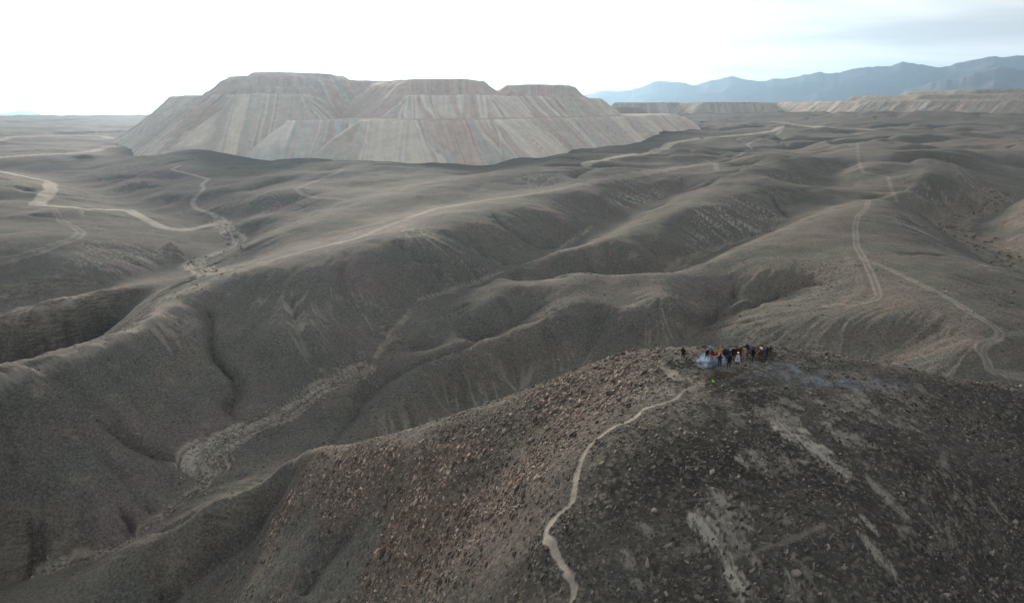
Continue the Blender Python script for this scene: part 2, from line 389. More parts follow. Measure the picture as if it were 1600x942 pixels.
carve([(40, 905), (60, 860), (62, 825)], 3.52, 2.0, dark=0.66); carve([(40, 905), (52, 850), (44, 815)], 2.56, 1.4, dark=0.66)
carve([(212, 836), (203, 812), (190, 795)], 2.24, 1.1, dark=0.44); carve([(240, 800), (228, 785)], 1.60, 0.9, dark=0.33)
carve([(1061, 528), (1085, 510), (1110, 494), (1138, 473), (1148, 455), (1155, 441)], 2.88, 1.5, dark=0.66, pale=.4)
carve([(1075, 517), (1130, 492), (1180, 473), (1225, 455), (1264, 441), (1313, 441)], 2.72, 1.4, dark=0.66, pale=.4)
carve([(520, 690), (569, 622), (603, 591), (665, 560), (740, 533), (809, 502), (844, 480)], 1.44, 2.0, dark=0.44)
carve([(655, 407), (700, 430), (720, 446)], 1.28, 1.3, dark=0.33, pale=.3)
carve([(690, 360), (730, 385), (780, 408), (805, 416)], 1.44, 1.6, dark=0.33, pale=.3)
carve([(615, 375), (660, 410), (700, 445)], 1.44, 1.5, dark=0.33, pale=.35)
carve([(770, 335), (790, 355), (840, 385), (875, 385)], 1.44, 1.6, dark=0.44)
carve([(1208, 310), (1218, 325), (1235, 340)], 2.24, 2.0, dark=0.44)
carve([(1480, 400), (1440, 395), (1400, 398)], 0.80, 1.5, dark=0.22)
# rock cliff in the ravine: blocky ledges
def region(pix, soft):
    """soft mask of the ground inside a traced pixel outline"""
    pts = np.array([cast(*p)[:2] for p in pix])
    inside = np.zeros(H.shape, bool)
    r = np.hypot(pts[:, 0], pts[:, 1])
    i0, i1 = np.searchsorted(R, [r.min() - soft, r.max() + soft])
    x, y = GX[i0:i1, :NV], GY[i0:i1, :NV]
    ins = np.zeros(x.shape, bool)
    for (xa, ya), (xb, yb) in zip(pts, np.roll(pts, -1, 0)):
        c = ((ya > y) != (yb > y)) & (x < (xb - xa) * (y - ya) / (yb - ya + 1e-12) + xa)
        ins ^= c
    best = np.full(x.shape, 1e9)
    for p, q in zip(pts, np.roll(pts, -1, 0)):
        e = q - p; t = np.clip(((x - p[0]) * e[0] + (y - p[1]) * e[1]) / (e @ e + 1e-12), 0, 1)
        best = np.minimum(best, np.hypot(x - p[0] - t * e[0], y - p[1] - t * e[1]))
    sd = np.where(ins, best, -best)
    M = np.zeros_like(H); M[i0:i1, :NV] = sstep(-soft, soft, sd)
    return M
cl = cast_line((-60, 520), (0, 512), (40, 508), (62, 500), (92, 496), (120, 483), (148, 470), (168, 463))
sl, d, sd, t = line_dist(cl, 30)
front = (np.hypot(GX[sl], GY[sl]) < np.interp(np.arctan2(GX[sl], GY[sl]), np.arctan2(cl[:, 0], cl[:, 1]), np.hypot(cl[:, 0], cl[:, 1])))
wobc = d + 3.4 * fbm(GX[sl] / 5, GY[sl] / 5, 52, 4) + 1.8 * np.abs(vnoise(GX[sl] / 2.2, GY[sl] / 2.2, 53))
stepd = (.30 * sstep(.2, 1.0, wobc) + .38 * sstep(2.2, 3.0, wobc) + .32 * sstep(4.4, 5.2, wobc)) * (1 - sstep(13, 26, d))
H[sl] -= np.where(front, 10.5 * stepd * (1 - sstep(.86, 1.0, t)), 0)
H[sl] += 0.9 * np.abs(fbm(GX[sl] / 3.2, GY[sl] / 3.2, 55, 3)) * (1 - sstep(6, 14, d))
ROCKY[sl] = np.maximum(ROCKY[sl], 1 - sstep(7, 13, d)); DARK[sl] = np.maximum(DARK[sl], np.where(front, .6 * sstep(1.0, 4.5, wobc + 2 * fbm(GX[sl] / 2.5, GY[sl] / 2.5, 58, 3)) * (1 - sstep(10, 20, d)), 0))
m = region([(-40, 445), (60, 432), (130, 432), (150, 445), (110, 462), (40, 475), (-40, 485)], 4)
H += m * np.abs(fbm(GX / 5, GY / 5, 57, 3)) * 2.2; ROCKY = np.maximum(ROCKY, m * 0.6)
m = region([(270, 380), (285, 395), (290, 408), (262, 402), (258, 385)], 2); H += m * np.abs(fbm(GX / 4, GY / 4, 59, 3)) * 3; ROCKY = np.maximum(ROCKY, m * .8)
m = region([(330, 795), (405, 770), (412, 800), (340, 858), (270, 905), (235, 925), (250, 870)], 3)
H -= m * np.abs(fbm(GX / 3.5, GY / 3.5, 61, 3)) * 2.4; ROCKY = np.maximum(ROCKY, m * .7)
m = region([(0, 800), (60, 800), (150, 840), (190, 850), (110, 880), (0, 910)], 4)
H -= m * np.abs(fbm(GX / 5, GY / 5, 63, 3)) * 2.2; ROCKY = np.maximum(ROCKY, m * .6)
m = region([(590, 500), (625, 500), (640, 530), (620, 560), (585, 550)], 3); H += m * np.abs(fbm(GX / 3, GY / 3, 65, 3)) * 1.8; ROCKY = np.maximum(ROCKY, m * .7)

# ------------------------------------------------------------------ streaks and rills running down the slopes
dHr = np.gradient(H, R, axis=0); dHa = np.gradient(H[:, :NV], AZ[:NV], axis=1) / R[:, None]
sa, ca_ = np.sin(AZ[:NV])[None], np.cos(AZ[:NV])[None]
HX = dHr[:, :NV] * sa + dHa * ca_; HY = dHr[:, :NV] * ca_ - dHa * sa
def box_blur(F, n):
    for ax in (0, 1):
        k = np.cumsum(np.concatenate([np.repeat(np.take(F, [0], ax), n, ax), F, np.repeat(np.take(F, [-1], ax), n, ax)], ax), ax)
        L = F.shape[ax]
        F = (np.take(k, range(2 * n, 2 * n + L), ax) - np.take(k, range(0, L), ax)) / (2 * n)
    return F
HXb, HYb = box_blur(HX, 5), box_blur(HY, 5)
SLOPE = np.hypot(HXb, HYb)
DXn, DYn = HXb / (SLOPE + 1e-6), HYb / (SLOPE + 1e-6)
ia, ib = np.searchsorted(R, [90, 1000])
def lic(seed, scale_px, steps, step_m):
    """noise dragged along the fall line"""
    out = np.zeros((ib - ia, NV))
    lam = (RR[ia:ib, :NV] / 220.0) ** 0.55
    for sg in (1, -1):
        x, y = GX[ia:ib, :NV].copy(), GY[ia:ib, :NV].copy()
        for k in range(steps):
            out += vnoise(x / scale_px, y / scale_px, seed)
            i, j = grid_ij(x, y); i = i.astype(int); j = j.astype(int)
            x += sg * DXn[i, j] * step_m * lam; y += sg * DYn[i, j] * step_m * lam
    return out / out.std()
L1 = lic(71, 0.8, 7, 1.0); L2 = lic(75, 3.2, 6, 2.6)
patch = sstep(0.10, 0.45, fbm(GX[ia:ib, :NV] / 38, GY[ia:ib, :NV] / 38, 81, 3)) * sstep(0.14, 0.34, SLOPE[ia:ib])
PALE[ia:ib, :NV] = np.maximum(PALE[ia:ib, :NV], 0.45 * patch * sstep(0.9, 2.2, L1) * sstep(190, 300, RR[ia:ib, :NV]))
H[ia:ib, :NV] -= sstep(104, 150, RR[ia:ib, :NV]) * sstep(0.12, 0.35, SLOPE[ia:ib]) * (0.46 * np.maximum(L2 - 0.3, 0) + 0.13 * L1)
DARK[ia:ib, :NV] = np.maximum(DARK[ia:ib, :NV], 0.22 * sstep(0.6, 2, L2) * sstep(.12, .3, SLOPE[ia:ib]))
def streak_area(pix, amount, lo=0.3, hi=1.4, soft=6):
    m = region(pix, soft)[ia:ib, :NV]
    PALE[ia:ib, :NV] = np.maximum(PALE[ia:ib, :NV], amount * m * sstep(lo, hi, L1))
streak_area([(1085, 320), (1150, 310), (1240, 335), (1225, 360), (1170, 375), (1110, 380), (1075, 400)], .6)
streak_area([(950, 300), (1040, 290), (1040, 310), (950, 330)], .6)
streak_area([(820, 275), (880, 275), (880, 300), (830, 300)], .5)
streak_area([(590, 340), (660, 355), (720, 400), (760, 420), (740, 430), (620, 380)], .45)
streak_area([(690, 615), (760, 590), (840, 570), (860, 600), (740, 640), (660, 665)], .45, .3)
streak_area([(600, 660), (650, 640), (690, 650), (640, 672)], .5)
streak_area([(870, 560), (910, 545), (940, 560), (880, 590)], .4)
streak_area([(990, 480), (1060, 480), (1060, 535), (1000, 540)], .4)
streak_area([(400, 470), (490, 450), (510, 520), (470, 560), (420, 500)], .4)
streak_area([(1390, 340), (1430, 330), (1480, 375), (1470, 385)], .6)
streak_area([(1410, 290), (1470, 295), (1490, 320), (1420, 320)], .5)
streak_area([(1470, 380), (1560, 420), (1580, 430), (1540, 430)], .4)
streak_area([(200, 500), (290, 490), (330, 520), (280, 560), (220, 545)], .4)
streak_area([(120, 375), (260, 385), (240, 420), (120, 420)], .45)
streak_area([(1480, 240), (1520, 270), (1530, 300), (1490, 280)], .5)
streak_area([(500, 445), (600, 470), (590, 520), (520, 500)], .35)

# ------------------------------------------------------------------ washes, roads, tracks, footpath
SURF = {}
def strip(name, label, pix, width, pale, rag=0.35, ruts=False, dig=0.0, mesh_part=True, seed=0, wend=None, rocky=0.0, braid=0.0, wiggle=0.0):
    pl = cast_line(*pix) if isinstance(pix, list) else pix
    if wiggle:
        q = np.arange(len(pl)) * 1.0
        pl = pl + wiggle * np.stack([fbm(q / 7, q * 0, 130, 3), fbm(q / 7, q * 0 + 9, 131, 3)], 1)
    w_at = lambda t: width + ((wend if wend is not None else width) - width) * t
    sl, d, s, t = line_dist(pl, max(width, wend or 0) * 2.2 + 1)
    w = w_at(t) * (1 + rag * fbm(GX[sl] / (width * 1.6), GY[sl] / (width * 1.6), 90 + seed, 3))
    px = RR[sl] * (AZ[1] - AZ[0]) * 1.1
    k = 1 - sstep(np.maximum(0.4 * w / 2, w / 2 - px), w / 2 + px * 0.7, d)
    if ruts:
        rut = np.exp(-((d - w * 0.33) / np.maximum(0.16 * w, px * 0.6)) ** 2)
        tone = k * (0.22 + 0.78 * rut)
    else:
        tone = k
    tone = tone * (0.82 + 0.3 * fbm(GX[sl] / 2.2, GY[sl] / 2.2, 95 + seed, 2))
    if braid:
        Lp = np.hypot(*(pl[1:] - pl[:-1]).T).sum()
        b_ = fbm((s * d) / .8 + vnoise(t * Lp / 14, d / 6, 97), t * Lp / 11, 98 + seed, 4, .6)
        tone = np.clip(tone * (1 + braid * 3.2 * b_), 0, 1.6)
        H[sl] += braid * .5 * b_ * k
    PALE[sl] = np.maximum(PALE[sl], pale * tone)
    H[sl] -= dig * k
    ROCKY[sl] = np.maximum(ROCKY[sl], rocky * k)
    if name == "footpath" and label: FOOT[sl] = np.maximum(FOOT[sl], k)
    if mesh_part:
        SURF[len(SURF) + 1] = (name, label)
        LABEL[sl] = np.where(d < w / 2, len(SURF), LABEL[sl])
    return pl
wash_line = strip("wash", "dry boulder-strewn wash winding down between the hills", [(60, 895), (107, 881), (200, 849), (227, 823), (276, 787), (318, 757), (328, 738)], 3.2, .42, dig=.4, rocky=.3, braid=1.0)
wash_mid = strip("wash", "wide pale gravel pan of the dry wash below the track ridge", [(330, 738), (318, 712), (345, 690), (400, 662), (450, 645), (500, 608), (540, 590), (578, 574)], 10.5, .5, rag=.9, dig=.5, wend=4, rocky=.3, braid=1.0)
strip("wash", "narrow stony streambed climbing between two rounded ridges", [(590, 556), (605, 530), (620, 512), (660, 468), (690, 459), (724, 446), (812, 414), (850, 402), (896, 376), (925, 352)], 2.6, .26, rag=.8, dig=.3, rocky=.6, braid=1.0)
strip("wash", "stony gully bed under the streaked slope", [(1042, 423), (1070, 408), (1100, 394), (1145, 379), (1208, 361)], 4.0, .18, rag=.8, dig=.4, rocky=.6, braid=1.0)
strip("wash", "dark bouldery wash dotted with shrubs beside the tracked hill", [(1640, 430), (1600, 415), (1565, 401), (1530, 388), (1500, 372), (1478, 358), (1510, 335), (1540, 318), (1560, 305)], 20, .12, rag=.5, rocky=.8, braid=1.0)
wash_far = strip("wash", "sandy valley floor where the road meets the ravine", [(338, 345), (352, 358), (372, 378), (366, 386), (330, 400), (300, 411), (322, 425), (352, 424)], 9, .42, rag=.8, rocky=.2, braid=.8)
strip("wash", "pale gravel shelf above the rock cliff in the ravine", [(-30, 500), (20, 489), (60, 478), (110, 465)], 7, .30, rag=.8, rocky=.6, braid=1.0)

strip("dirt_road", "pale graded dirt road zigzagging over the low hill", [(-30, 264), (0, 268), (30, 274), (62, 281), (78, 284), (79, 297), (66, 312), (56, 321), (90, 322), (140, 327), (200, 328), (225, 342), (255, 356), (285, 360), (315, 355), (336, 350)], 8.5, .9, rag=.3)
strip("dirt_road", "dirt road running level to the foot of the waste dump", [(-30, 249), (0, 246), (60, 242), (110, 240), (148, 236), (165, 230), (200, 227), (222, 229)], 11, .75, rag=.1)
strip("dirt_road", "thin far dirt road along the plain edge", [(-30, 224), (0, 219), (16, 214), (60, 213), (160, 212), (172, 217)], 15, .6, rag=.1)
strip("dirt_road", "pale winding dirt road along the foot of the waste dump", [(918, 255), (945, 249), (975, 244), (1015, 240), (1036, 234), (1046, 225), (1070, 220), (1120, 214), (1180, 209), (1208, 205), (1220, 199)], 12, 1.0, rag=.12)
strip("dirt_road", "far dirt road branch crossing the dark flats", [(1205, 190), (1230, 193), (1260, 197), (1310, 200), (1360, 203)], 13, .8, rag=.1)
strip("dirt_track", "side track leaving the pale winding road", [(1221, 203), (1212, 213), (1180, 220), (1167, 226), (1176, 234), (1150, 245), (1118, 252)], 5, .55, rag=.2)
strip("dirt_track", "narrow bending track climbing the mound before the dump", [(282, 259), (268, 265), (300, 273), (326, 280), (315, 289), (319, 295), (304, 310), (300, 318), (306, 326), (330, 334), (340, 340)], 3.4, .6, rag=.2)
strip("dirt_track", "short curved track on the dark rise below the dump", [(535, 266), (510, 277), (490, 284), (463, 295), (472, 304), (492, 309), (540, 312)], 3.4, .4, rag=.2)
strip("dirt_track", "faint track with twin ruts curling down from the zigzag road", [(84, 326), (96, 346), (118, 356), (127, 363), (118, 373), (90, 382), (50, 396), (0, 408)], 3.0, .4, ruts=True, wend=7)
strip("dirt_track", "worn vehicle track following the long ridge crest", [(-20, 605), (0, 598), (60, 575), (140, 548), (200, 520), (243, 500), (250, 482), (246, 470), (285, 456), (330, 438), (360, 428), (430, 405), (500, 386), (560, 372), (605, 353), (680, 326), (760, 313), (850, 300), (960, 278), (1060, 262), (1115, 255)], 2.6, .38, rag=.6, wend=12)
strip("dirt_track", "second faint track beside the ridge crest track", [(-20, 615), (60, 583), (150, 552), (240, 506), (300, 470), (350, 438)], 2.0, .18, rag=.6, ruts=True, mesh_part=False)
strip("dirt_track", "", [(240, 500), (262, 470), (310, 450), (350, 432)], 8, .26, rag=.9, mesh_part=False, seed=3)
strip("dirt_track", "", [(240, 495), (280, 520), (300, 505), (260, 480)], 3, .28, rag=.5, mesh_part=False, ruts=True)
strip("dirt_track", "twin-rut track running down the big bare hill", [(1357, 314), (1354, 325), (1340, 338), (1336, 355), (1338, 385), (1350, 405), (1362, 430), (1370, 452), (1374, 464), (1360, 471), (1330, 475), (1290, 478)], 2.4, .5, rag=.15, ruts=True)
strip("dirt_track", "track forking down to the shoulder behind the near hill", [(1350, 405), (1380, 417), (1430, 440), (1480, 465), (1520, 490), (1548, 506), (1564, 520), (1558, 530), (1532, 537), (1528, 545), (1540, 560), (1546, 578), (1570, 586), (1640, 592)], 2.3, .55, rag=.2, ruts=True)
strip("dirt_track", "loop of tyre tracks on the shoulder behind the near hill", [(1600, 520), (1575, 522), (1552, 533), (1536, 545), (1540, 562), (1552, 580)], 1.6, .45, rag=.2, ruts=True, mesh_part=False)
strip("dirt_track", "", [(1318, 395), (1340, 425), (1345, 450), (1335, 462), (1320, 468)], 2, .2, rag=.3, ruts=True, mesh_part=False)
strip("dirt_track", "", [(1374, 464), (1376, 456), (1400, 447), (1460, 455), (1520, 462)], 2, .2, rag=.3, ruts=True, mesh_part=False)
strip("dirt_track", "thin track dropping over the hills beyond the bare hill", [(1340, 225), (1341, 250), (1348, 270), (1388, 276), (1392, 295), (1402, 316)], 2.2, .24, rag=.3)
strip("dirt_track", "", [(1100, 250), (1118, 256), (1120, 266)], 4, .35, rag=.3, mesh_part=False)
foot_line = strip("footpath", "narrow trodden footpath curving up the stony hill to the people", [(880, 960), (886, 935), (895, 905), (876, 880), (862, 858), (852, 826), (870, 806), (893, 792), (898, 765), (897, 740), (905, 715), (925, 690), (945, 673), (968, 662), (995, 652), (1002, 642), (1030, 630), (1055, 618), (1078, 607)], 0.66, .9, rag=.8, dig=.08, wend=.45, wiggle=.7)
strip("footpath", "", [(1078, 607), (1098, 600), (1060, 590), (1040, 577), (1030, 566)], 1.2, .5, rag=.8, mesh_part=False)
strip("footpath", "faint side path crossing the dark stony slope", [(1140, 872), (1190, 858), (1235, 843), (1290, 820)], .5, .3, rag=1.0, seed=2)

# pale bare patches on the dark side of the near hill, drawn out down the slope
def bare(px, py, a, b, ang, amt, seed):
    c = cast(px, py); th = math.radians(ang)
    i0, i1 = np.searchsorted(R, [np.hypot(c[0], c[1]) - 2 * a, np.hypot(c[0], c[1]) + 2 * a])
    x, y = GX[i0:i1, :NV] - c[0], GY[i0:i1, :NV] - c[1]
    u = (x * math.cos(th) + y * math.sin(th)) / a; v = (-x * math.sin(th) + y * math.cos(th)) / b
    e = sstep(-.1, .75, 1.25 - np.hypot(u, v))
    xr, yr = x * math.cos(th) + y * math.sin(th), -x * math.sin(th) + y * math.cos(th)
    br = fbm(xr / 1.7 + seed * 7.7, yr / 1.1, 101, 6, .8)
    PALE[i0:i1, :NV] = np.maximum(PALE[i0:i1, :NV], amt * 1.05 * sstep(0.0, .25, br * 1.15 + e * .95 - .69) * (.25 + .75 * sstep(-.22, .12, fbm(xr / .7, yr / .45, 107, 3, .7))))
for k, (px, py, a, b, ang, amt) in enumerate([(1248, 680, 3.4, 1.2, 118, .8), (1285, 712, 3.2, 1.0, 116, .75), (1305, 728, 1.6, .6, 116, .8), (1225, 655, 2.6, 1.2, 110, .45), (1318, 690, 1.6, .6, 120, .5),
        (1190, 720, 2.2, .8, 100, .5), (1165, 725, 1.8, .4, 120, .5), (1230, 722, 1.6, .6, 90, .4), (1115, 842, 3.2, .8, 112, .85), (1140, 795, 2.6, 1.2, 110, .6), (1145, 830, 3.4, .6, 112, .5), (1160, 920, 2.2, .7, 112, .85), (1240, 918, 1.6, .5, 108, .5),
        (1360, 822, 1.2, .3, 116, .7), (1368, 862, 2.2, .6, 114, .6), (1385, 775, 2.4, .5, 118, .5), (1482, 732, 1.0, .35, 118, .7), (1515, 765, 1.6, .3, 60, .35), (1562, 800, 1.6, .3, 118, .45), (983, 875, 1.2, .5, 112, .5), (1012, 830, .9, .4, 112, .4), (1000, 915, .9, .3, 112, .35),
        (1400, 615, 4, 1.0, 150, .35), (1370, 600, 5, 1.2, 165, .35), (1340, 590, 4, .8, 160, .3), (1430, 640, 2.4, .8, 120, .3), (1335, 640, 2.6, .9, 130, .3), (1300, 635, 2.4, .8, 140, .3), (1010, 612, 3.5, 1.6, 170, .4), (985, 618, 2.4, 1.1, 170, .4), (1130, 575, 7, 2.2, 0, .35), (1060, 640, 1.6, .5, 20, .3)]):
    bare(px, py, a * 1.25, b * 1.7, ang, amt, k)
for pix, amt in (([(1150, 600), (1300, 590), (1460, 610), (1440, 690), (1340, 760), (1230, 745), (1150, 700)], .5), ([(1060, 770), (1170, 770), (1260, 850), (1290, 942), (1090, 942)], .5), ([(1340, 770), (1480, 700), (1560, 790), (1430, 900)], .42), ([(960, 570), (1075, 560), (1090, 640), (960, 640)], .4)):
    PALE = np.maximum(PALE, amt * region(pix, 4) * sstep(.10, .42, fbm(GX / 1.5, GY / 1.5, 118, 5, .72)))
PALE = np.clip(PALE, 0, 1)
# reddish stony flank of the near hill
m = region([(1060, 546), (940, 569), (740, 641), (540, 696), (455, 712), (420, 760), (380, 850), (330, 942), (640, 942), (760, 850), (840, 760), (880, 690), (990, 620)], 7)
RED = m * sstep(-0.35, 0.35, fbm(GX / 12, GY / 12, 111, 4) + 0.15)

grav_shade = (1 - sstep(100, 118, RR)) * (1 - RED) * sstep(-30, -16, H)
DARK = np.maximum(DARK, .78 * grav_shade * (.8 + .5 * fbm(GX / 9, GY / 9, 115, 3)))  # dark stones, darkened further for weak light and lens vignetting, put into the colour
# ------------------------------------------------------------------ materials
def new_mat(name):
    mat = bpy.data.materials.new(name); mat.use_nodes = True
    n = mat.node_tree.nodes; b = n["Principled BSDF"]
    b.inputs["Roughness"].default_value = 0.95
    b.inputs["Specular IOR Level"].default_value = 0.12
    return mat, n, mat.node_tree.links, b
def mixc(n, l, fac, a, b, mode="MIX"):
    m = n.new("ShaderNodeMix"); m.data_type = "RGBA"; m.blend_type = mode
    for sock, v in ((m.inputs[0], fac), (m.inputs[6], a), (m.inputs[7], b)):
        if hasattr(v, "links"): l.new(v, sock)
        elif isinstance(v, tuple): sock.default_value = (*v, 1)
        else: sock.default_value = v
    return m.outputs[2]
def noise_tex(n, l, scale, detail=4, rough=0.55, vec=None):
    t = n.new("ShaderNodeTexNoise"); t.inputs["Scale"].default_value = scale; t.inputs["Detail"].default_value = detail; t.inputs["Roughness"].default_value = rough
    if vec is not None: l.new(vec, t.inputs["Vector"])
    return t.outputs["Fac"]
def ramp(n, l, fac, lo, hi, a=(0, 0, 0), b=(1, 1, 1)):
    r = n.new("ShaderNodeValToRGB"); e = r.color_ramp.elements
    e[0].position, e[1].position = lo, hi; e[0].color, e[1].color = (*a, 1), (*b, 1)
    l.new(fac, r.inputs[0]); return r.outputs["Color"]

def ground_material():
    mat, n, l, b = new_mat("desert_ground")
    geo = n.new("ShaderNodeNewGeometry"); pos = geo.outputs["Position"]
    at = n.new("ShaderNodeAttribute"); at.attribute_name = "tone"
    sep = n.new("ShaderNodeSeparateColor"); l.new(at.outputs["Color"], sep.inputs[0])
    pale, red, rocky = sep.outputs[0], sep.outputs[1], sep.outputs[2]
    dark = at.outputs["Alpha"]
    big = ramp(n, l, noise_tex(n, l, 0.012, 6, .65, pos), .38, .62)
    c = mixc(n, l, big, (0.088, 0.086, 0.080), (0.142, 0.122, 0.105))
    med = ramp(n, l, noise_tex(n, l, 0.05, 7, .72, pos), .40, .60)
    c = mixc(n, l, med, c, (0.094, 0.098, 0.088))
    c = mixc(n, l, ramp(n, l, noise_tex(n, l, 0.028, 6, .7, pos), .54, .66), c, (0.128, 0.104, 0.104))
    c = mixc(n, l, ramp(n, l, noise_tex(n, l, 0.11, 8, .78, pos), .57, .66), c, (0.165, 0.148, 0.128))
    c = mixc(n, l, red, c, (0.1260, 0.0994, 0.0844))
    lay = n.new("ShaderNodeMapping"); lay.inputs["Scale"].default_value = (.22, .22, 1.5); l.new(pos, lay.inputs[0])
    c = mixc(n, l, rocky, c, mixc(n, l, ramp(n, l, noise_tex(n, l, 1.0, 6, .72, lay.outputs[0]), .40, .60), (0.0794, 0.0681, 0.0580), (0.1772, 0.1565, 0.1275)))
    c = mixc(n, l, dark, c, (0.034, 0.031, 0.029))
    # pebbles: speckle at every scale
    sp = noise_tex(n, l, 1.7, 7, .82, pos)
    c = mixc(n, l, 1.0, c, ramp(n, l, sp, .33, .68, (.42, .42, .42), (1.7, 1.68, 1.64)), "MULTIPLY")
    sp2 = noise_tex(n, l, 0.16, 6, .7, pos)
    c = mixc(n, l, 1.0, c, ramp(n, l, sp2, .30, .70, (.88, .88, .89), (1.12, 1.115, 1.11)), "MULTIPLY")
    vor = n.new("ShaderNodeTexVoronoi"); vor.inputs["Scale"].default_value = 3.2; l.new(pos, vor.inputs["Vector"])
    vs = n.new("ShaderNodeSeparateColor"); l.new(vor.outputs["Color"], vs.inputs[0])
    peb = ramp(n, l, vs.outputs[0], .80, .86)
    npale = n.new("ShaderNodeMath"); npale.operation = "MULTIPLY_ADD"; l.new(pale, npale.inputs[0]); npale.inputs[1].default_value = -0.5; npale.inputs[2].default_value = 0.5
    pm = n.new("ShaderNodeMath"); pm.operation = "MULTIPLY"; l.new(peb, pm.inputs[0]); l.new(npale.outputs[0], pm.inputs[1])
    c = mixc(n, l, pm.outputs[0], c, (0.1960, 0.1748, 0.1451))
    dust = mixc(n, l, ramp(n, l, noise_tex(n, l, 0.8, 5, .7, pos), .3, .7), (0.4500, 0.4095, 0.3575), (0.3100, 0.2835, 0.2475))
    c = mixc(n, l, pale, c, dust)
    l.new(c, b.inputs["Base Color"])
    bump = n.new("ShaderNodeBump"); bump.inputs["Strength"].default_value = 0.9; bump.inputs["Distance"].default_value = 0.25
    add = n.new("ShaderNodeMath"); add.operation = "ADD"
    l.new(sp, add.inputs[0]); l.new(noise_tex(n, l, 0.6, 4, .6, pos), add.inputs[1])
    l.new(add.outputs[0], bump.inputs["Height"]); l.new(bump.outputs[0], b.inputs["Normal"])
    return mat
M_GROUND = ground_material()

# ------------------------------------------------------------------ mesh building
def grid_mesh(name, verts, faces, mat, tone=None, smooth=True):
    me = bpy.data.meshes.new(name)
    verts = np.asarray(verts, np.float32); faces = np.asarray(faces, np.int32); k = faces.shape[1]
    me.vertices.add(len(verts)); me.vertices.foreach_set("co", verts.ravel())
    me.loops.add(faces.size); me.loops.foreach_set("vertex_index", faces.ravel())
    me.polygons.add(len(faces)); me.polygons.foreach_set("loop_start", np.arange(0, faces.size, k, dtype=np.int32))
    me.polygons.foreach_set("use_smooth", np.full(len(faces), smooth, bool))
    if tone is not None:
        a = me.attributes.new("tone", "FLOAT_COLOR", "POINT"); a.data.foreach_set("color", np.asarray(tone, np.float32).ravel())
    me.update(calc_edges=True)
    me.materials.append(mat)
    return me
def place(name, me, **props):
    o = bpy.data.objects.new(name, me); COL.objects.link(o)
    for k, v in props.items(): o[k] = v
    return o

VX = np.stack([GX, GY, H], -1).reshape(-1, 3)
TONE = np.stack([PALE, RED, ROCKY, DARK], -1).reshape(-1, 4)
ii, jj = np.meshgrid(np.arange(NR - 1), np.arange(NC), indexing="ij")
j2 = (jj + 1) % NC
QUADS = np.stack([ii * NC + jj, ii * NC + j2, (ii + 1) * NC + j2, (ii + 1) * NC + jj], -1).reshape(-1, 4)[:, ::-1]
QLAB = LABEL.ravel()[QUADS].min(1)
# shared vertex normals, so that the pieces of the sheet shade as one
nrm = np.zeros_like(VX)
e1 = VX[QUADS[:, 2]] - VX[QUADS[:, 0]]; e2 = VX[QUADS[:, 3]] - VX[QUADS[:, 1]]
fn = np.cross(e1, e2); fn /= np.linalg.norm(fn, axis=1, keepdims=True) + 1e-12
for k in range(4):
    for c in range(3): nrm[:, c] += np.bincount(QUADS[:, k], fn[:, c], len(VX))
nrm /= np.linalg.norm(nrm, axis=1, keepdims=True) + 1e-12
def sub_sheet(name, mask, mat):
    q = QUADS[mask]; used, inv = np.unique(q, return_inverse=True)
    me = grid_mesh(name, VX[used], inv.reshape(q.shape), mat, TONE[used])
    me.normals_split_custom_set_from_vertices(nrm[used].astype(np.float32))
    return me
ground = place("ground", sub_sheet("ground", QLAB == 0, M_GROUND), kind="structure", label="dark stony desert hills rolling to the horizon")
for k, (nm, lab) in SURF.items():
    msk = QLAB == k
    if msk.sum() > 3:
        place(nm, sub_sheet(nm, msk, M_GROUND), kind="structure", label=lab)

# ------------------------------------------------------------------ mine waste dumps: terraces with angle-of-repose skirts
def vcol_material(name, grain, bump_d):
    mat, n, l, b = new_mat(name)
    geo = n.new("ShaderNodeNewGeometry"); at = n.new("ShaderNodeAttribute"); at.attribute_name = "tone"
    c = mixc(n, l, 0.5, at.outputs["Color"], ramp(n, l, noise_tex(n, l, grain, 6, .7, geo.outputs["Position"]), .3, .7, (.35, .35, .35), (.65, .65, .65)), "OVERLAY")
    l.new(c, b.inputs["Base Color"])
    bump = n.new("ShaderNodeBump"); bump.inputs["Strength"].default_value = 0.5; bump.inputs["Distance"].default_value = bump_d
    l.new(noise_tex(n, l, grain, 5, .6, geo.outputs["Position"]), bump.inputs["Height"]); l.new(bump.outputs[0], b.inputs["Normal"])
    return mat
M_DUMP = vcol_material("waste_rock", 0.12, 2.0)

def poly_dist(x, y, pts):
    """distance outside a plan polygon and a coordinate that stays constant down each fall line"""
    ins = np.zeros(x.shape, bool); best = np.full(x.shape, 1e9); u = np.zeros(x.shape); s0 = 0.0
    for p, q in zip(pts, np.roll(pts, -1, 0)):
        ins ^= ((p[1] > y) != (q[1] > y)) & (x < (q[0] - p[0]) * (y - p[1]) / (q[1] - p[1] + 1e-12) + p[0])
        e = q - p; L = math.hypot(*e); t = np.clip(((x - p[0]) * e[0] + (y - p[1]) * e[1]) / (L * L), 0, 1)
        dx, dy = x - p[0] - t * e[0], y - p[1] - t * e[1]; d = np.hypot(dx, dy); m = d < best
        best = np.where(m, d, best)
        ang = np.arctan2(dy, dx)
        u = np.where(m, s0 + t * L + 45 * np.sin(ang - 0.7) + 45 * np.cos(ang + .3), u)
        s0 += L
    return np.where(ins, 0, best), u
DUMP_TONES = np.array([(.34, .325, .305), (.30, .285, .27), (.38, .36, .33), (.255, .245, .238), (.30, .25, .235), (.29, .315, .32), (.33, .28, .265), (.27, .275, .265), (.40, .39, .375), (.31, .31, .29)])
DUMP_TONES = DUMP_TONES * .78 + DUMP_TONES.mean(1, keepdims=True) * .22
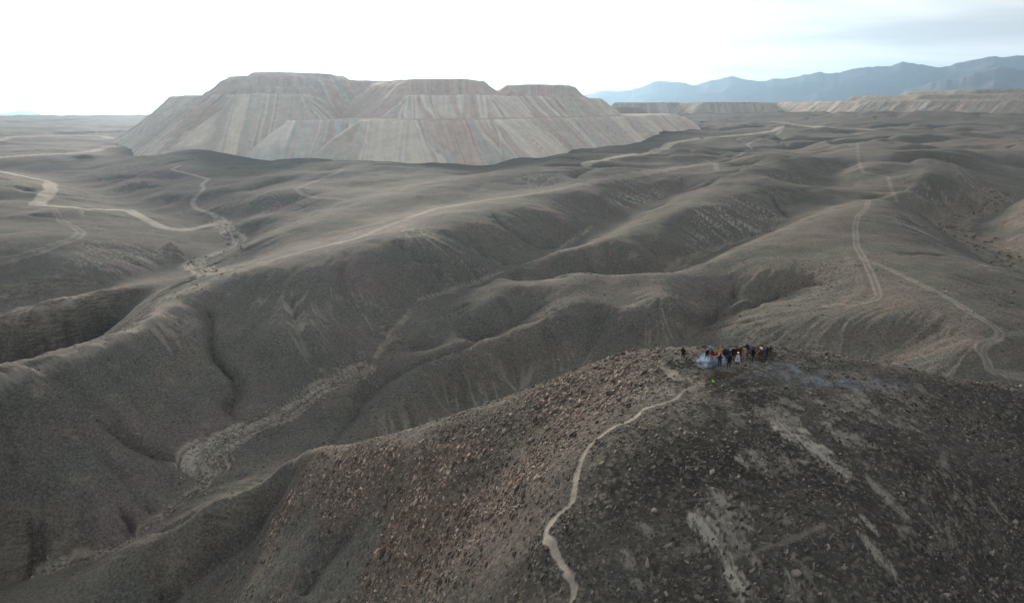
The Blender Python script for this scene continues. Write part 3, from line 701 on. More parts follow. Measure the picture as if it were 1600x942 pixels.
def waste_dump(name, label, lifts, az0, az1, ncol, r0, r1, nrow, seed, tint=(1, 1, 1), rep=0.74):
    az = np.radians(np.linspace(az0, az1, ncol)); rr = np.linspace(r0, r1, nrow)
    x = rr[:, None] * np.sin(az)[None]; y = rr[:, None] * np.cos(az)[None]
    base = bilin(H, x, y)
    h = np.full(x.shape, -200.0); col = np.zeros(x.shape + (3,))
    for li, (ztop, pts, tones) in enumerate(lifts):
        pts = np.array([azr(*p) for p in pts])
        wob = 7 * fbm(x / 60, y / 60, seed + li, 3) + 3.0 * fbm(x / 16, y / 16, seed + li + 3, 2)
        d, u = poly_dist(x, y, pts)
        d = np.maximum(0, np.where(d > 0, d + wob * sstep(0, 14, d), 0))
        rill = np.abs(vnoise(u / 7, d / 300, seed + li + 5)) * 1.1 + np.abs(vnoise(u / 2.6, d / 150, seed + li + 6)) * 0.5
        hh = ztop + 1.3 * fbm(x / 30, y / 30, seed + li + 9, 3) - rep * d - rill * sstep(2, 20, d) * 1.3
        k = (vnoise(u / 34 + .35 * vnoise(d / 60, u / 80, seed + 2), d / 900, seed + li + 7) * .5 + .5) * .68 + (vnoise(u / 8, d / 700, seed + li + 8) * .5 + .5) * .32
        sel = np.array(tones); idx = np.clip((k - .22) / .56, 0, .999) * (len(sel) - 1); i0 = idx.astype(int); f = sstep(.25, .75, idx - i0)[..., None]
        c = DUMP_TONES[sel[i0]] * (1 - f) + DUMP_TONES[sel[np.minimum(i0 + 1, len(sel) - 1)]] * f
        c = c * (1 + .09 * vnoise(u / 2.2, d / 90, seed + li + 10) + .06 * vnoise(u / 1.0, d / 50, seed + li + 11))[..., None]
        rim = np.exp(-((d - 1.5) / 2.5) ** 2)[..., None] * 0.10
        c = c * (1 + rim)
        top = (d <= 0)[..., None]
        c = np.where(top, np.array((.27, .245, .225)) * (1 + .15 * fbm(x / 20, y / 20, seed, 3))[..., None], c)
        m = hh > h
        h = np.where(m, hh, h); col = np.where(m[..., None], c, col)
    keep = h > base - 3
    col = np.clip(col * np.array(tint), .03, .8)
    V = np.stack([x, y, h], -1).reshape(-1, 3)
    i, j = np.meshgrid(np.arange(nrow - 1), np.arange(ncol - 1), indexing="ij")
    q = np.stack([i * ncol + j, i * ncol + j + 1, (i + 1) * ncol + j + 1, (i + 1) * ncol + j], -1).reshape(-1, 4)[:, ::-1]
    q = q[keep.ravel()[q].any(1)]
    used, inv = np.unique(q, return_inverse=True)
    tone = np.concatenate([col.reshape(-1, 3), np.ones((V.shape[0], 1))], 1)[used]
    return place(name, grid_mesh(name, V[used], inv.reshape(q.shape), M_DUMP, tone), kind="structure", label=label)

waste_dump("waste_dump", "huge terraced mine waste dump with streaked grey and pinkish faces", [
    (19, [(448, 782), (545, 765), (640, 780), (700, 1100), (450, 1100)], [5, 0, 5, 8, 1, 5, 4]),
    (20, [(562, 712), (640, 706), (770, 728), (850, 830), (985, 1040), (1060, 1300), (1040, 1420), (600, 1300), (570, 900)], [2, 0, 8, 6, 9, 4, 2, 7, 5, 6, 4, 6]),
    (14, [(1000, 1130), (1072, 1280), (1072, 1420), (980, 1400)], [4, 6, 5, 4, 8, 5]),
    (47, [(268, 1130), (330, 960), (372, 888), (470, 872), (488, 915), (530, 1000), (590, 985), (600, 1250), (300, 1300)], [1, 0, 3, 2, 1, 0, 7, 2, 3]),
    (57, [(340, 985), (378, 915), (466, 905), (545, 1020), (600, 1010), (600, 1250), (345, 1200)], [3, 1, 4, 3]),
    (70, [(364, 985), (386, 945), (466, 940), (545, 1040), (600, 1200), (372, 1150)], [4, 3, 4, 1]),
    (67, [(466, 950), (600, 990), (660, 1000), (660, 1250), (400, 1250)], [4, 3, 1, 4]),
    (76, [(400, 1000), (440, 980), (520, 1010), (540, 1080), (420, 1150)], [0, 1]),
    (46, [(610, 880), (640, 808), (760, 812), (800, 890), (905, 1000), (940, 1200), (620, 1200)], [2, 6, 8, 3, 0, 8, 4, 8, 1]),
    (64, [(585, 960), (640, 850), (735, 850), (757, 905), (765, 1200), (590, 1250)], [1, 6, 4, 1]),
    (62, [(792, 985), (880, 985), (898, 1080), (890, 1250), (780, 1250)], [4, 1, 6]),
    (52, [(740, 900), (800, 900), (830, 1200), (740, 1200)], [6, 4]),
], -33.5, 17.5, 560, 600, 1430, 330, 200, (1.52, 1.43, 1.33))
waste_dump("waste_dump", "long low terraced waste dumps stretching below the blue mountains", [
    (46, [(960, 2150), (1060, 2190), (1100, 2080), (1185, 2120), (1215, 2500), (960, 2600)], [8, 6, 0, 8, 6, 2]),
    (33, [(930, 1650), (985, 1620), (1000, 1800), (930, 1800)], [4, 3]),
    (48, [(1220, 2300), (1300, 2000), (1345, 1900), (1460, 1780), (1600, 1700), (1800, 1700), (1800, 2600), (1220, 2600)], [1, 7, 6, 9, 8, 7, 1, 6]),
    (60, [(1330, 2050), (1440, 1880), (1600, 1790), (1800, 1790), (1800, 2600), (1330, 2600)], [7, 9, 6, 7]),
    (72, [(1420, 2080), (1520, 1960), (1800, 1900), (1800, 2600), (1420, 2600)], [7, 9, 1]),
], 6.0, 43.0, 400, 1480, 2650, 230, 240, (1.05, .99, .90))

# ------------------------------------------------------------------ blue mountains far off
def mountain_material():
    mat, n, l, b = new_mat("mountain_rock")
    geo = n.new("ShaderNodeNewGeometry")
    l.new(mixc(n, l, noise_tex(n, l, 0.002, 5, .6, geo.outputs["Position"]), (.11, .105, .11), (.15, .14, .14)), b.inputs["Base Color"])
    return mat
M_MOUNT = mountain_material()
def mountains(name, label, profile, r0, r1, ncol, nrow, seed, rough):
    px = np.array([p[0] for p in profile], float); py = np.array([p[1] for p in profile], float)
    cols = np.linspace(px[0], px[-1], ncol); rows = np.linspace(0, 1, nrow)
    yy = np.interp(cols, px, py)
    d = np.array([azr(c, 1.0) for c in cols])
    rr = r0 + (r1 - r0) * rows; rc = r0 + .45 * (r1 - r0)
    x = rr[:, None] * d[None, :, 0]; y = rr[:, None] * d[None, :, 1]
    crest = CAM_Z + (HOR - yy) / FPX * rc * d[:, 1] + 22 * fbm(cols / 14, cols * 0 + seed, seed + 3, 4, .6) * np.clip((HOR - yy) / 20, 0, 1)
    foot = np.interp(cols, [0, 800, 1600], [-170, -50, -50])
    shape = np.where(rows < .45, (rows / .45) ** 1.15, ((1 - rows) / .55))[:, None]
    ridge = 1 - np.abs(fbm(x / 1300, y / 1300, seed, 5, .55)) * 2.2
    amp = rough * np.sin(np.pi * np.clip(rows / .9, 0, 1))[:, None] ** .7 * (1 - np.exp(-((rows - .45) / .12) ** 2))[:, None]
    z = foot + (crest - foot)[None] * shape + amp * (ridge - .6) * (crest - foot)[None] * .5 + 10 * fbm(x / 300, y / 300, seed + 6, 3) * shape
    V = np.stack([x, y, z], -1).reshape(-1, 3)
    i, j = np.meshgrid(np.arange(nrow - 1), np.arange(ncol - 1), indexing="ij")
    q = np.stack([i * ncol + j, i * ncol + j + 1, (i + 1) * ncol + j + 1, (i + 1) * ncol + j], -1).reshape(-1, 4)[:, ::-1]
    place(name, grid_mesh(name, V, q, M_MOUNT), kind="structure", label=label)
mountains("mountain_range", "blue hazy mountain range on the horizon", [(780, 168), (860, 158), (905, 151), (925, 146), (940, 142), (960, 144), (985, 142), (1005, 136), (1030, 129), (1045, 130), (1060, 132), (1085, 136), (1110, 128), (1140, 122), (1160, 127), (1180, 130), (1200, 128),
    (1235, 125), (1265, 118), (1305, 118), (1330, 111), (1350, 109), (1385, 108), (1400, 102), (1415, 103), (1430, 105), (1450, 109), (1475, 107), (1500, 101), (1530, 95), (1550, 96), (1575, 92), (1600, 94), (1660, 85), (1750, 100), (1900, 120), (2100, 160)], 10000, 14800, 420, 60, 300, .5)
mountains("mountain_range", "nearer blue mountain spur before the highest peaks", [(1380, 160), (1420, 140), (1470, 128), (1510, 118), (1545, 108), (1580, 113), (1620, 110), (1700, 118), (1800, 125), (1950, 160)], 7900, 11000, 220, 40, 330, .5)
mountains("mountain_range", "small pale blue hill on the horizon beyond the plain", [(-300, 186), (-200, 178), (-80, 180), (0, 176), (38, 173), (58, 176), (75, 182), (100, 188)], 11500, 15500, 120, 30, 350, .4)

# ------------------------------------------------------------------ haze
def box_mesh(name, lo, hi):
    v = [(x, y, z) for x in (lo[0], hi[0]) for y in (lo[1], hi[1]) for z in (lo[2], hi[2])]
    f = [(0, 1, 3, 2), (4, 6, 7, 5), (0, 4, 5, 1), (2, 3, 7, 6), (0, 2, 6, 4), (1, 5, 7, 3)]
    me = bpy.data.meshes.new(name); me.from_pydata(v, [], f); return me
haze_mat = bpy.data.materials.new("haze_air"); haze_mat.use_nodes = True
hn = haze_mat.node_tree.nodes; hn.clear()
h_out = hn.new("ShaderNodeOutputMaterial"); h_vol = hn.new("ShaderNodeVolumePrincipled")
h_vol.inputs["Color"].default_value = (.44, .71, 1.0, 1)
h_vol.inputs["Density"].default_value = 5.5e-5
h_vol.inputs["Anisotropy"].default_value = 0.62
haze_mat.node_tree.links.new(h_vol.outputs[0], h_out.inputs["Volume"])
hz = box_mesh("haze", (-27500, -27000, float(VX[:, 2].min()) - 1.5), (27000, 27300, 1060))
hz.materials.append(haze_mat)
place("haze", hz, kind="stuff", label="thin pale haze in the air over the desert")

# ------------------------------------------------------------------ loose rocks
rng = np.random.RandomState(5)
def slab_template(rs, rings, seg):
    """irregular flat stone: stacked polygons, widest below the middle"""
    ang = np.sort(rs.rand(seg) * .7 + np.arange(seg)) / seg * 2 * np.pi
    rad = .75 + .5 * rs.rand(seg); v = []
    hs = np.linspace(-.5, .5, rings); wd = {2: (1, .72), 3: (.95, 1.0, .68)}[rings]
    off = (rs.rand(2) - .5) * .25
    for k in range(rings):
        jit = 1 + (rs.rand(seg) - .5) * .22
        for a, q, j in zip(ang, rad, jit):
            v.append((.5 * q * j * wd[k] * math.cos(a) + off[0] * (k / (rings - 1)), .5 * q * j * wd[k] * math.sin(a) + off[1] * (k / (rings - 1)), hs[k] + (rs.rand() - .5) * (.35 if k else 0)))
    f = []
    for k in range(rings - 1):
        for q in range(seg):
            a, b = k * seg + q, k * seg + (q + 1) % seg
            f += [(a, b, b + seg), (a, b + seg, a + seg)]
    t = (rings - 1) * seg
    f += [(t, t + q, t + q + 1) for q in range(1, seg - 1)]
    if rings == 3: f += [(0, q + 1, q) for q in range(1, seg - 1)]
    return np.array(v), np.array(f)
SMALL = [slab_template(rng, 2, 5) for _ in range(14)]
def wedge_template(rs):
    j = lambda: (rs.rand() - .5) * .3
    v = [(-.5 + j(), -.5 + j(), -.5), (.5 + j(), -.5 + j(), -.5), (.5 + j(), .5 + j(), -.5), (-.5 + j(), .5 + j(), -.5), (-.22 + j(), j(), .5 + j()), (.22 + j(), j(), .35 + j())]
    return np.array(v), np.array([(0, 1, 5), (0, 5, 4), (1, 2, 5), (2, 3, 4), (2, 4, 5), (3, 0, 4)])
TINY = [wedge_template(rng) for _ in range(10)]
LARGE = [slab_template(rng, 3, 7) for _ in range(12)]
def ground_normal(x, y, e=.5):
    gx = (bilin(H, x + e, y) - bilin(H, x - e, y)) / (2 * e); gy = (bilin(H, x, y + e) - bilin(H, x, y - e)) / (2 * e)
    n = np.stack([-gx, -gy, np.ones_like(gx)], -1)
    return n / np.linalg.norm(n, axis=-1, keepdims=True)
def rot_to(n, yaw, tilt):
    """rotation matrices: yaw about the surface normal, then a random tilt"""
    n = n + tilt; n = n / np.linalg.norm(n, axis=1, keepdims=True)
    a = np.stack([np.cos(yaw), np.sin(yaw), np.zeros_like(yaw)], -1)
    a = a - n * (a * n).sum(1, keepdims=True); a /= np.linalg.norm(a, axis=1, keepdims=True)
    return np.stack([a, np.cross(n, a), n], -1)
def stone_material(name, attr):
    mat, n, l, b = new_mat(name)
    geo = n.new("ShaderNodeNewGeometry")
    if attr:
        at = n.new("ShaderNodeAttribute"); at.attribute_name = "tone"; c = at.outputs["Color"]
    else:
        oi = n.new("ShaderNodeObjectInfo"); c = mixc(n, l, oi.outputs["Random"], attr_cols[name][0], attr_cols[name][1])
    c = mixc(n, l, .7, c, ramp(n, l, noise_tex(n, l, 7.0, 5, .7, geo.outputs["Position"]), .3, .7, (.3, .3, .3), (.7, .7, .7)), "OVERLAY")
    l.new(c, b.inputs["Base Color"])
    return mat
attr_cols = {"reddish_rock": ((.14, .092, .076), (.30, .22, .18)), "grey_rock": ((.065, .06, .056), (.165, .15, .137)), "pale_rock": ((.20, .175, .15), (.34, .30, .255))}
ROCK_MATS = {k: stone_material(k, None) for k in attr_cols}
M_STONE = stone_material("stones", True)

def rock_mass(name, label, x, y, size, yaw, cols, sink=.25, flat=(.28, .5), seed=0, templates=None):
    templates = templates or SMALL
    rs = np.random.RandomState(seed); N = len(x)
    z = bilin(H, x, y); n = ground_normal(x, y)
    M = rot_to(n, yaw, rs.normal(0, .16, (N, 3)))
    hgt = size * (flat[0] + (flat[1] - flat[0]) * rs.rand(N))
    dims = np.stack([size * (1.0 + .8 * rs.rand(N)), size * (.42 + .4 * rs.rand(N)), hgt], -1)
    c0 = np.stack([x, y, z], -1) + n * (hgt * (.5 - sink))[:, None]
    kind = rs.randint(0, len(templates), N); VV, FF, CC = [], [], []; base = 0
    for k, (tv, tf) in enumerate(templates):
        s_ = np.nonzero(kind == k)[0]
        if not len(s_): continue
        v = np.einsum("nij,nkj->nki", M[s_], tv[None] * dims[s_][:, None]) + c0[s_][:, None]
        VV.append(v.reshape(-1, 3)); nv = len(tv)
        FF.append((tf[None] + (np.arange(len(s_)) * nv)[:, None, None] + base).reshape(-1, 3)); base += len(s_) * nv
        CC.append(np.repeat(np.c_[cols[s_], np.ones(len(s_))], nv, 0))
    return place(name, grid_mesh(name, np.concatenate(VV), np.concatenate(FF), M_STONE, np.concatenate(CC), smooth=False), kind="stuff", label=label)

# candidates over the near hill
NCAND = 340000
rc = np.sqrt(rng.rand(NCAND) * (116**2 - 40**2) + 40**2); ac = np.radians(-42.5 + 85 * rng.rand(NCAND))
xc, yc = rc * np.sin(ac), rc * np.cos(ac)
redc, palec, zc = bilin(RED, xc, yc), bilin(PALE, xc, yc), bilin(H, xc, yc)
clump = fbm(xc / 5, yc / 5, 121, 4)
dens = (.10 + .50 * redc + .22 * (zc > -14) + .60 * clump) * (1 - .60 * sstep(.2, .7, palec))
dens *= 1 - .97 * sstep(.05, .4, bilin(FOOT, xc, yc))
dens *= np.where(zc < -40, .6, 1.0)
keep = rng.rand(NCAND) < np.clip(dens, .03 * (bilin(FOOT, xc, yc) < .1), 1) * .80
xs, ys, rds = xc[keep], yc[keep], redc[keep]
nst = len(xs)
sz = np.clip(.085 * np.exp(rng.normal(.30, .66, nst)), .06, .7) * (1 + .45 * rds)
yw = np.where(rng.rand(nst) < .7, rng.normal(.75, .3, nst), rng.rand(nst) * 6.28)
u = rng.rand(nst, 1)**2.0
cr = np.array((.070, .050, .043)) * (1 - u) + np.array((.46, .37, .31)) * u
cg = np.array((.038, .035, .032)) * (1 - u) + np.array((.27, .245, .215)) * u
cols = np.where(rng.rand(nst, 1) < rds[:, None] * .9, cr, cg)
bigger = sz > .17
rock_mass("scree", "loose stones scattered over the near hill", xs[bigger], ys[bigger], sz[bigger], yw[bigger], cols[bigger], seed=9, flat=(.18, .36))
rock_mass("gravel", "fine gravel covering the near hill", xs[~bigger], ys[~bigger], sz[~bigger], yw[~bigger], cols[~bigger], seed=10, flat=(.35, .6), templates=TINY)
# stones on the slopes across the valleys
nm = 30000
rm = np.sqrt(rng.rand(nm) * (260**2 - 108**2) + 108**2); am = np.radians(-38 + 76 * rng.rand(nm)); xm, ym = rm * np.sin(am), rm * np.cos(am)
kp = rng.rand(nm) < np.clip(.35 + .9 * fbm(xm / 14, ym / 14, 125, 3), 0, 1); xm, ym = xm[kp], ym[kp]
um = rng.rand(len(xm), 1)**1.6
rock_mass("slope_stones", "scattered stones on the slopes across the valleys", xm, ym, np.clip(.22 * np.exp(rng.normal(0, .45, len(xm))), .15, .8), rng.rand(len(xm)) * 6.28, np.array((.06, .055, .05)) * (1 - um) + np.array((.29, .26, .22)) * um, seed=11, flat=(.4, .7), templates=TINY)

# the largest rocks, each a thing
LARGE_ME = []
for k, (tv, tf) in enumerate(LARGE):
    me = bpy.data.meshes.new("rock"); me.from_pydata(tv.tolist(), [], tf.tolist()); me.update(); me.materials.append(None); LARGE_ME.append(me)
def rock(x, y, size, yaw, mat, label, group, flat=.42, sink=.25, tilt=.14, lift=0.0):
    x, y = np.array([x]), np.array([y]); n = ground_normal(x, y); z = bilin(H, x, y)
    M = rot_to(n, np.array([yaw]), rng.normal(0, tilt, (1, 3)))[0]
    d = np.array([size * (.9 + .4 * rng.rand()), size * (.6 + .35 * rng.rand()), size * flat * (.7 + .6 * rng.rand())])
    o = bpy.data.objects.new("rock", LARGE_ME[rng.randint(len(LARGE_ME))]); COL.objects.link(o)
    p = np.array([x[0], y[0], z[0]]) + n[0] * (d[2] * (.5 - sink) + lift)
    mw = Matrix.Identity(4)
    for i in range(3):
        for j in range(3): mw[i][j] = M[i, j] * d[j]
        mw[i][3] = p[i]
    o.matrix_world = mw
    o.material_slots[0].link = "OBJECT"; o.material_slots[0].material = ROCK_MATS[mat]
    o["label"], o["category"], o["group"] = label, "rock", group
    return o
def scatter_pix(n, box, test=None):
    out = []
    while len(out) < n:
        p = cast(box[0] + rng.rand() * (box[2] - box[0]), box[1] + rng.rand() * (box[3] - box[1]))
        if np.hypot(p[0], p[1]) > 110: continue
        if bilin(PALE, p[:1], p[1:2])[0] > .3 and rng.rand() < .9: continue
        if test is not None and not test(p): continue
        out.append(p)
    return out
isred = lambda p: bilin(RED, p[:1], p[1:2])[0] > .45
def rock_label(p, size, mat_name, flank):
    look = {"reddish_rock": "reddish", "pale_rock": "pale tan", "grey_rock": "dark grey"}[mat_name]
    near_path = np.hypot(foot_line[:, 0] - p[0], foot_line[:, 1] - p[1]).min() < 2.2
    ring = [bilin(PALE, np.array([p[0] + 1.6 * math.cos(a)]), np.array([p[1] + 1.6 * math.sin(a)]))[0] for a in np.linspace(0, 6.28, 9)]
    where = "right beside the footpath" if near_path else "on the reddish stony flank facing the valley" if flank else "at the edge of a pale bare patch" if max(ring) > .45 else "on the dark gravel slope"
    if flank and not near_path: where += " near the skyline" if np.hypot(p[0], p[1]) > 88 else " low on the slope" if p[2] < -24 else ""
    how = "big" if size > .68 else "small" if size < .42 else "mid-sized"
    return f"{how} {look} {'slab' if flank else 'angular rock'} {where}", f"{look} rocks {where}"
for p in scatter_pix(125, (430, 560, 960, 940), isred):
    sz_ = .36 + .6 * rng.rand()**2.2; m_ = "reddish_rock" if rng.rand() < .7 else "pale_rock"
    rock(p[0], p[1], sz_, rng.normal(.7, .4), m_, *rock_label(p, sz_, m_, True), flat=.34)
for p in scatter_pix(100, (930, 590, 1598, 940)):
    sz_ = .32 + .55 * rng.rand()**2.4; m_ = "grey_rock" if rng.rand() < .94 else "pale_rock"
    rock(p[0], p[1], sz_, rng.rand() * 6.28, m_, *rock_label(p, sz_, m_, False))
for p in scatter_pix(38, (1036, 563, 1090, 580)):
    rock(p[0], p[1], .22 + .35 * rng.rand()**1.5, rng.rand() * 6.28, "grey_rock" if rng.rand() < .8 else "pale_rock", "rough stone in the rubble heap beside the smoking fire", "stones of the rubble heap by the fire", flat=.6, tilt=.4, lift=.12 * rng.rand())
for p in scatter_pix(32, (1090, 537, 1300, 546)):
    rock(p[0], p[1], .25 + .5 * rng.rand()**1.5, rng.rand() * 6.28, "grey_rock" if rng.rand() < .85 else "pale_rock", "weathered stone in the low rocky rim behind the gathered people", "stones of the rim behind the people", flat=.55, tilt=.3)

# stones in the washes
def wash_stones(name, label, pl, width, n, seed, col=(.25, .225, .19), smax=.9):
    rs = np.random.RandomState(seed); k = rs.rand(n) * (len(pl) - 1.001); i = k.astype(int); f = (k - i)[:, None]
    p = pl[i] * (1 - f) + pl[i + 1] * f; e = pl[i + 1] - pl[i]; e /= np.linalg.norm(e, axis=1, keepdims=True) + 1e-9
    off = (rs.normal(0, .32, n) * width)[:, None]
    p = p + np.c_[-e[:, 1], e[:, 0]] * off
    size = np.clip(.22 * np.exp(rs.normal(.2, .6, n)), .15, smax)
    c = np.array(col)[None] * (.45 + 1.0 * rs.rand(n, 1))
    rock_mass(name, label, p[:, 0], p[:, 1], size, np.arctan2(e[:, 1], e[:, 0]) + rs.normal(0, .6, n), c, sink=.2, flat=(.35, .7), seed=seed)
wash_stones("wash_stones", "pale stones strewn along the lower wash", wash_line, 3.4, 1600, 31, smax=.6)
wash_stones("wash_stones", "pale stones strewn over the gravel pan of the wash", wash_mid, 8.5, 3000, 32, smax=.6)

# dark low shrubs on the valley floors
def shrubs(spots_px, label, seed):
    rs = np.random.RandomState(seed); V, F, C = [], [], []
    for px, py, n, sx, sy in spots_px:
        for _ in range(n):
            p = cast(px + rs.normal(0, sx), py + rs.normal(0, sy)); h = .45 + .6 * rs.rand()
            for _ in range(26):
                a, b = rs.rand() * 6.28, rs.rand()**.6; c = p + np.array([math.cos(a) * b * h * 1.1, math.sin(a) * b * h * 1.1, h * (1 - b * b) * rs.rand() + .05])
                d1, d2 = rs.normal(0, .16, 3), rs.normal(0, .16, 3); k = len(V)
                V += [c + d1, c + d2, c - d1 - d2 * .3]; F.append((k, k + 1, k + 2)); g_ = .6 + .8 * rs.rand()
                C += [(.062 * g_, .066 * g_, .038 * g_, 1)] * 3
    place("desert_scrub", grid_mesh("desert_scrub", np.array(V), np.array(F), M_STONE, np.array(C), smooth=False), kind="stuff", label=label)
shrubs([(365, 382, 6, 10, 6), (300, 410, 6, 14, 5), (335, 424, 5, 12, 3), (340, 396, 4, 12, 4)], "low dark shrubs dotting the sandy valley floor", 61)
shrubs([(1520, 378, 14, 22, 7), (1570, 402, 12, 18, 6), (1485, 358, 8, 12, 5), (1535, 325, 14, 12, 9), (1558, 308, 8, 8, 5)], "low dark shrubs in the bouldery wash beside the tracked hill", 62)
# ------------------------------------------------------------------ people
def plain(name, col, rough=.85):
    mat, n, l, b = new_mat(name)
    geo = n.new("ShaderNodeNewGeometry")
    l.new(mixc(n, l, noise_tex(n, l, 9.0, 3, .6, geo.outputs["Position"]), tuple(.78 * c for c in col), tuple(min(1, 1.18 * c) for c in col)), b.inputs["Base Color"])
    b.inputs["Roughness"].default_value = rough
    return mat
_MC = {}
def mat(name, col):
    if name not in _MC: _MC[name] = plain(name, col)
    return _MC[name]
SKIN = mat("skin", (.30, .17, .11)); HAIR = mat("dark_hair", (.018, .014, .012)); SHOE = mat("shoes", (.03, .027, .025))
CLOTH = {k: mat("cloth_" + k, v) for k, v in {"black": (.010, .010, .011), "charcoal": (.028, .028, .030), "jeans": (.030, .052, .085), "dark_blue": (.018, .026, .055), "maroon": (.085, .014, .016), "mustard": (.36, .17, .03), "orange": (.38, .10, .025),
    "beige": (.30, .25, .18), "olive": (.085, .075, .035), "purple": (.065, .050, .085), "plum": (.045, .018, .040), "grey": (.16, .16, .165), "white": (.72, .74, .76), "red": (.50, .035, .025), "green": (.05, .20, .09), "lime": (.28, .55, .03), "pink": (.42, .10, .19), "teal": (.05, .25, .23), "brown": (.09, .05, .03), "lilac": (.30, .24, .40)}.items()}

POSES = {   # elbow and wrist of the right arm (mirrored unless two are given), knees bent or not
    "arms_down": dict(arm=[((.27, .02, 1.16), (.29, -.05, .93))]),
    "arms_crossed": dict(arm=[((.29, -.02, 1.15), (.07, -.20, 1.20))]),
    "hold_front": dict(arm=[((.26, -.06, 1.15), (.20, -.30, 1.10))]),
    "arms_up": dict(arm=[((.30, -.08, 1.58), (.26, -.12, 1.86))]),
    "one_up": dict(arm=[((.27, .02, 1.16), (.29, -.05, .93)), ((.28, -.16, 1.30), (.16, -.22, 1.50))]),
    "stride": dict(arm=[((.27, .10, 1.17), (.26, .06, .95)), ((.26, -.08, 1.17), (.25, -.22, .99))], step=.20),
    "crouch": dict(arm=[((.27, -.16, 1.12), (.12, -.36, 1.02))], crouch=True),
}
def tube(bm, pts, rads, seg=6):
    rings = []
    for k, (p, r) in enumerate(zip(pts, rads)):
        a = Vector(pts[min(k + 1, len(pts) - 1)]) - Vector(pts[max(k - 1, 0)])
        q = a.to_track_quat("Z", "Y")
        rings.append([bm.verts.new(Vector(p) + q @ Vector((r * math.cos(t), r * math.sin(t), 0))) for t in [2 * math.pi * s_ / seg for s_ in range(seg)]])
    fs = []
    for a, b in zip(rings[:-1], rings[1:]):
        for k in range(seg): fs.append(bm.faces.new((a[k], a[(k + 1) % seg], b[(k + 1) % seg], b[k])))
    fs.append(bm.faces.new(list(reversed(rings[0])))); fs.append(bm.faces.new(rings[-1]))
    return fs
def blob(bm, c, r, mi, sub=1):
    g = bmesh.ops.create_icosphere(bm, subdivisions=sub, radius=1.0)
    for v in g["verts"]: v.co = Vector((v.co.x * r[0] + c[0], v.co.y * r[1] + c[1], v.co.z * r[2] + c[2]))
    for f in {f for v in g["verts"] for f in v.link_faces}: f.material_index = mi; f.smooth = True
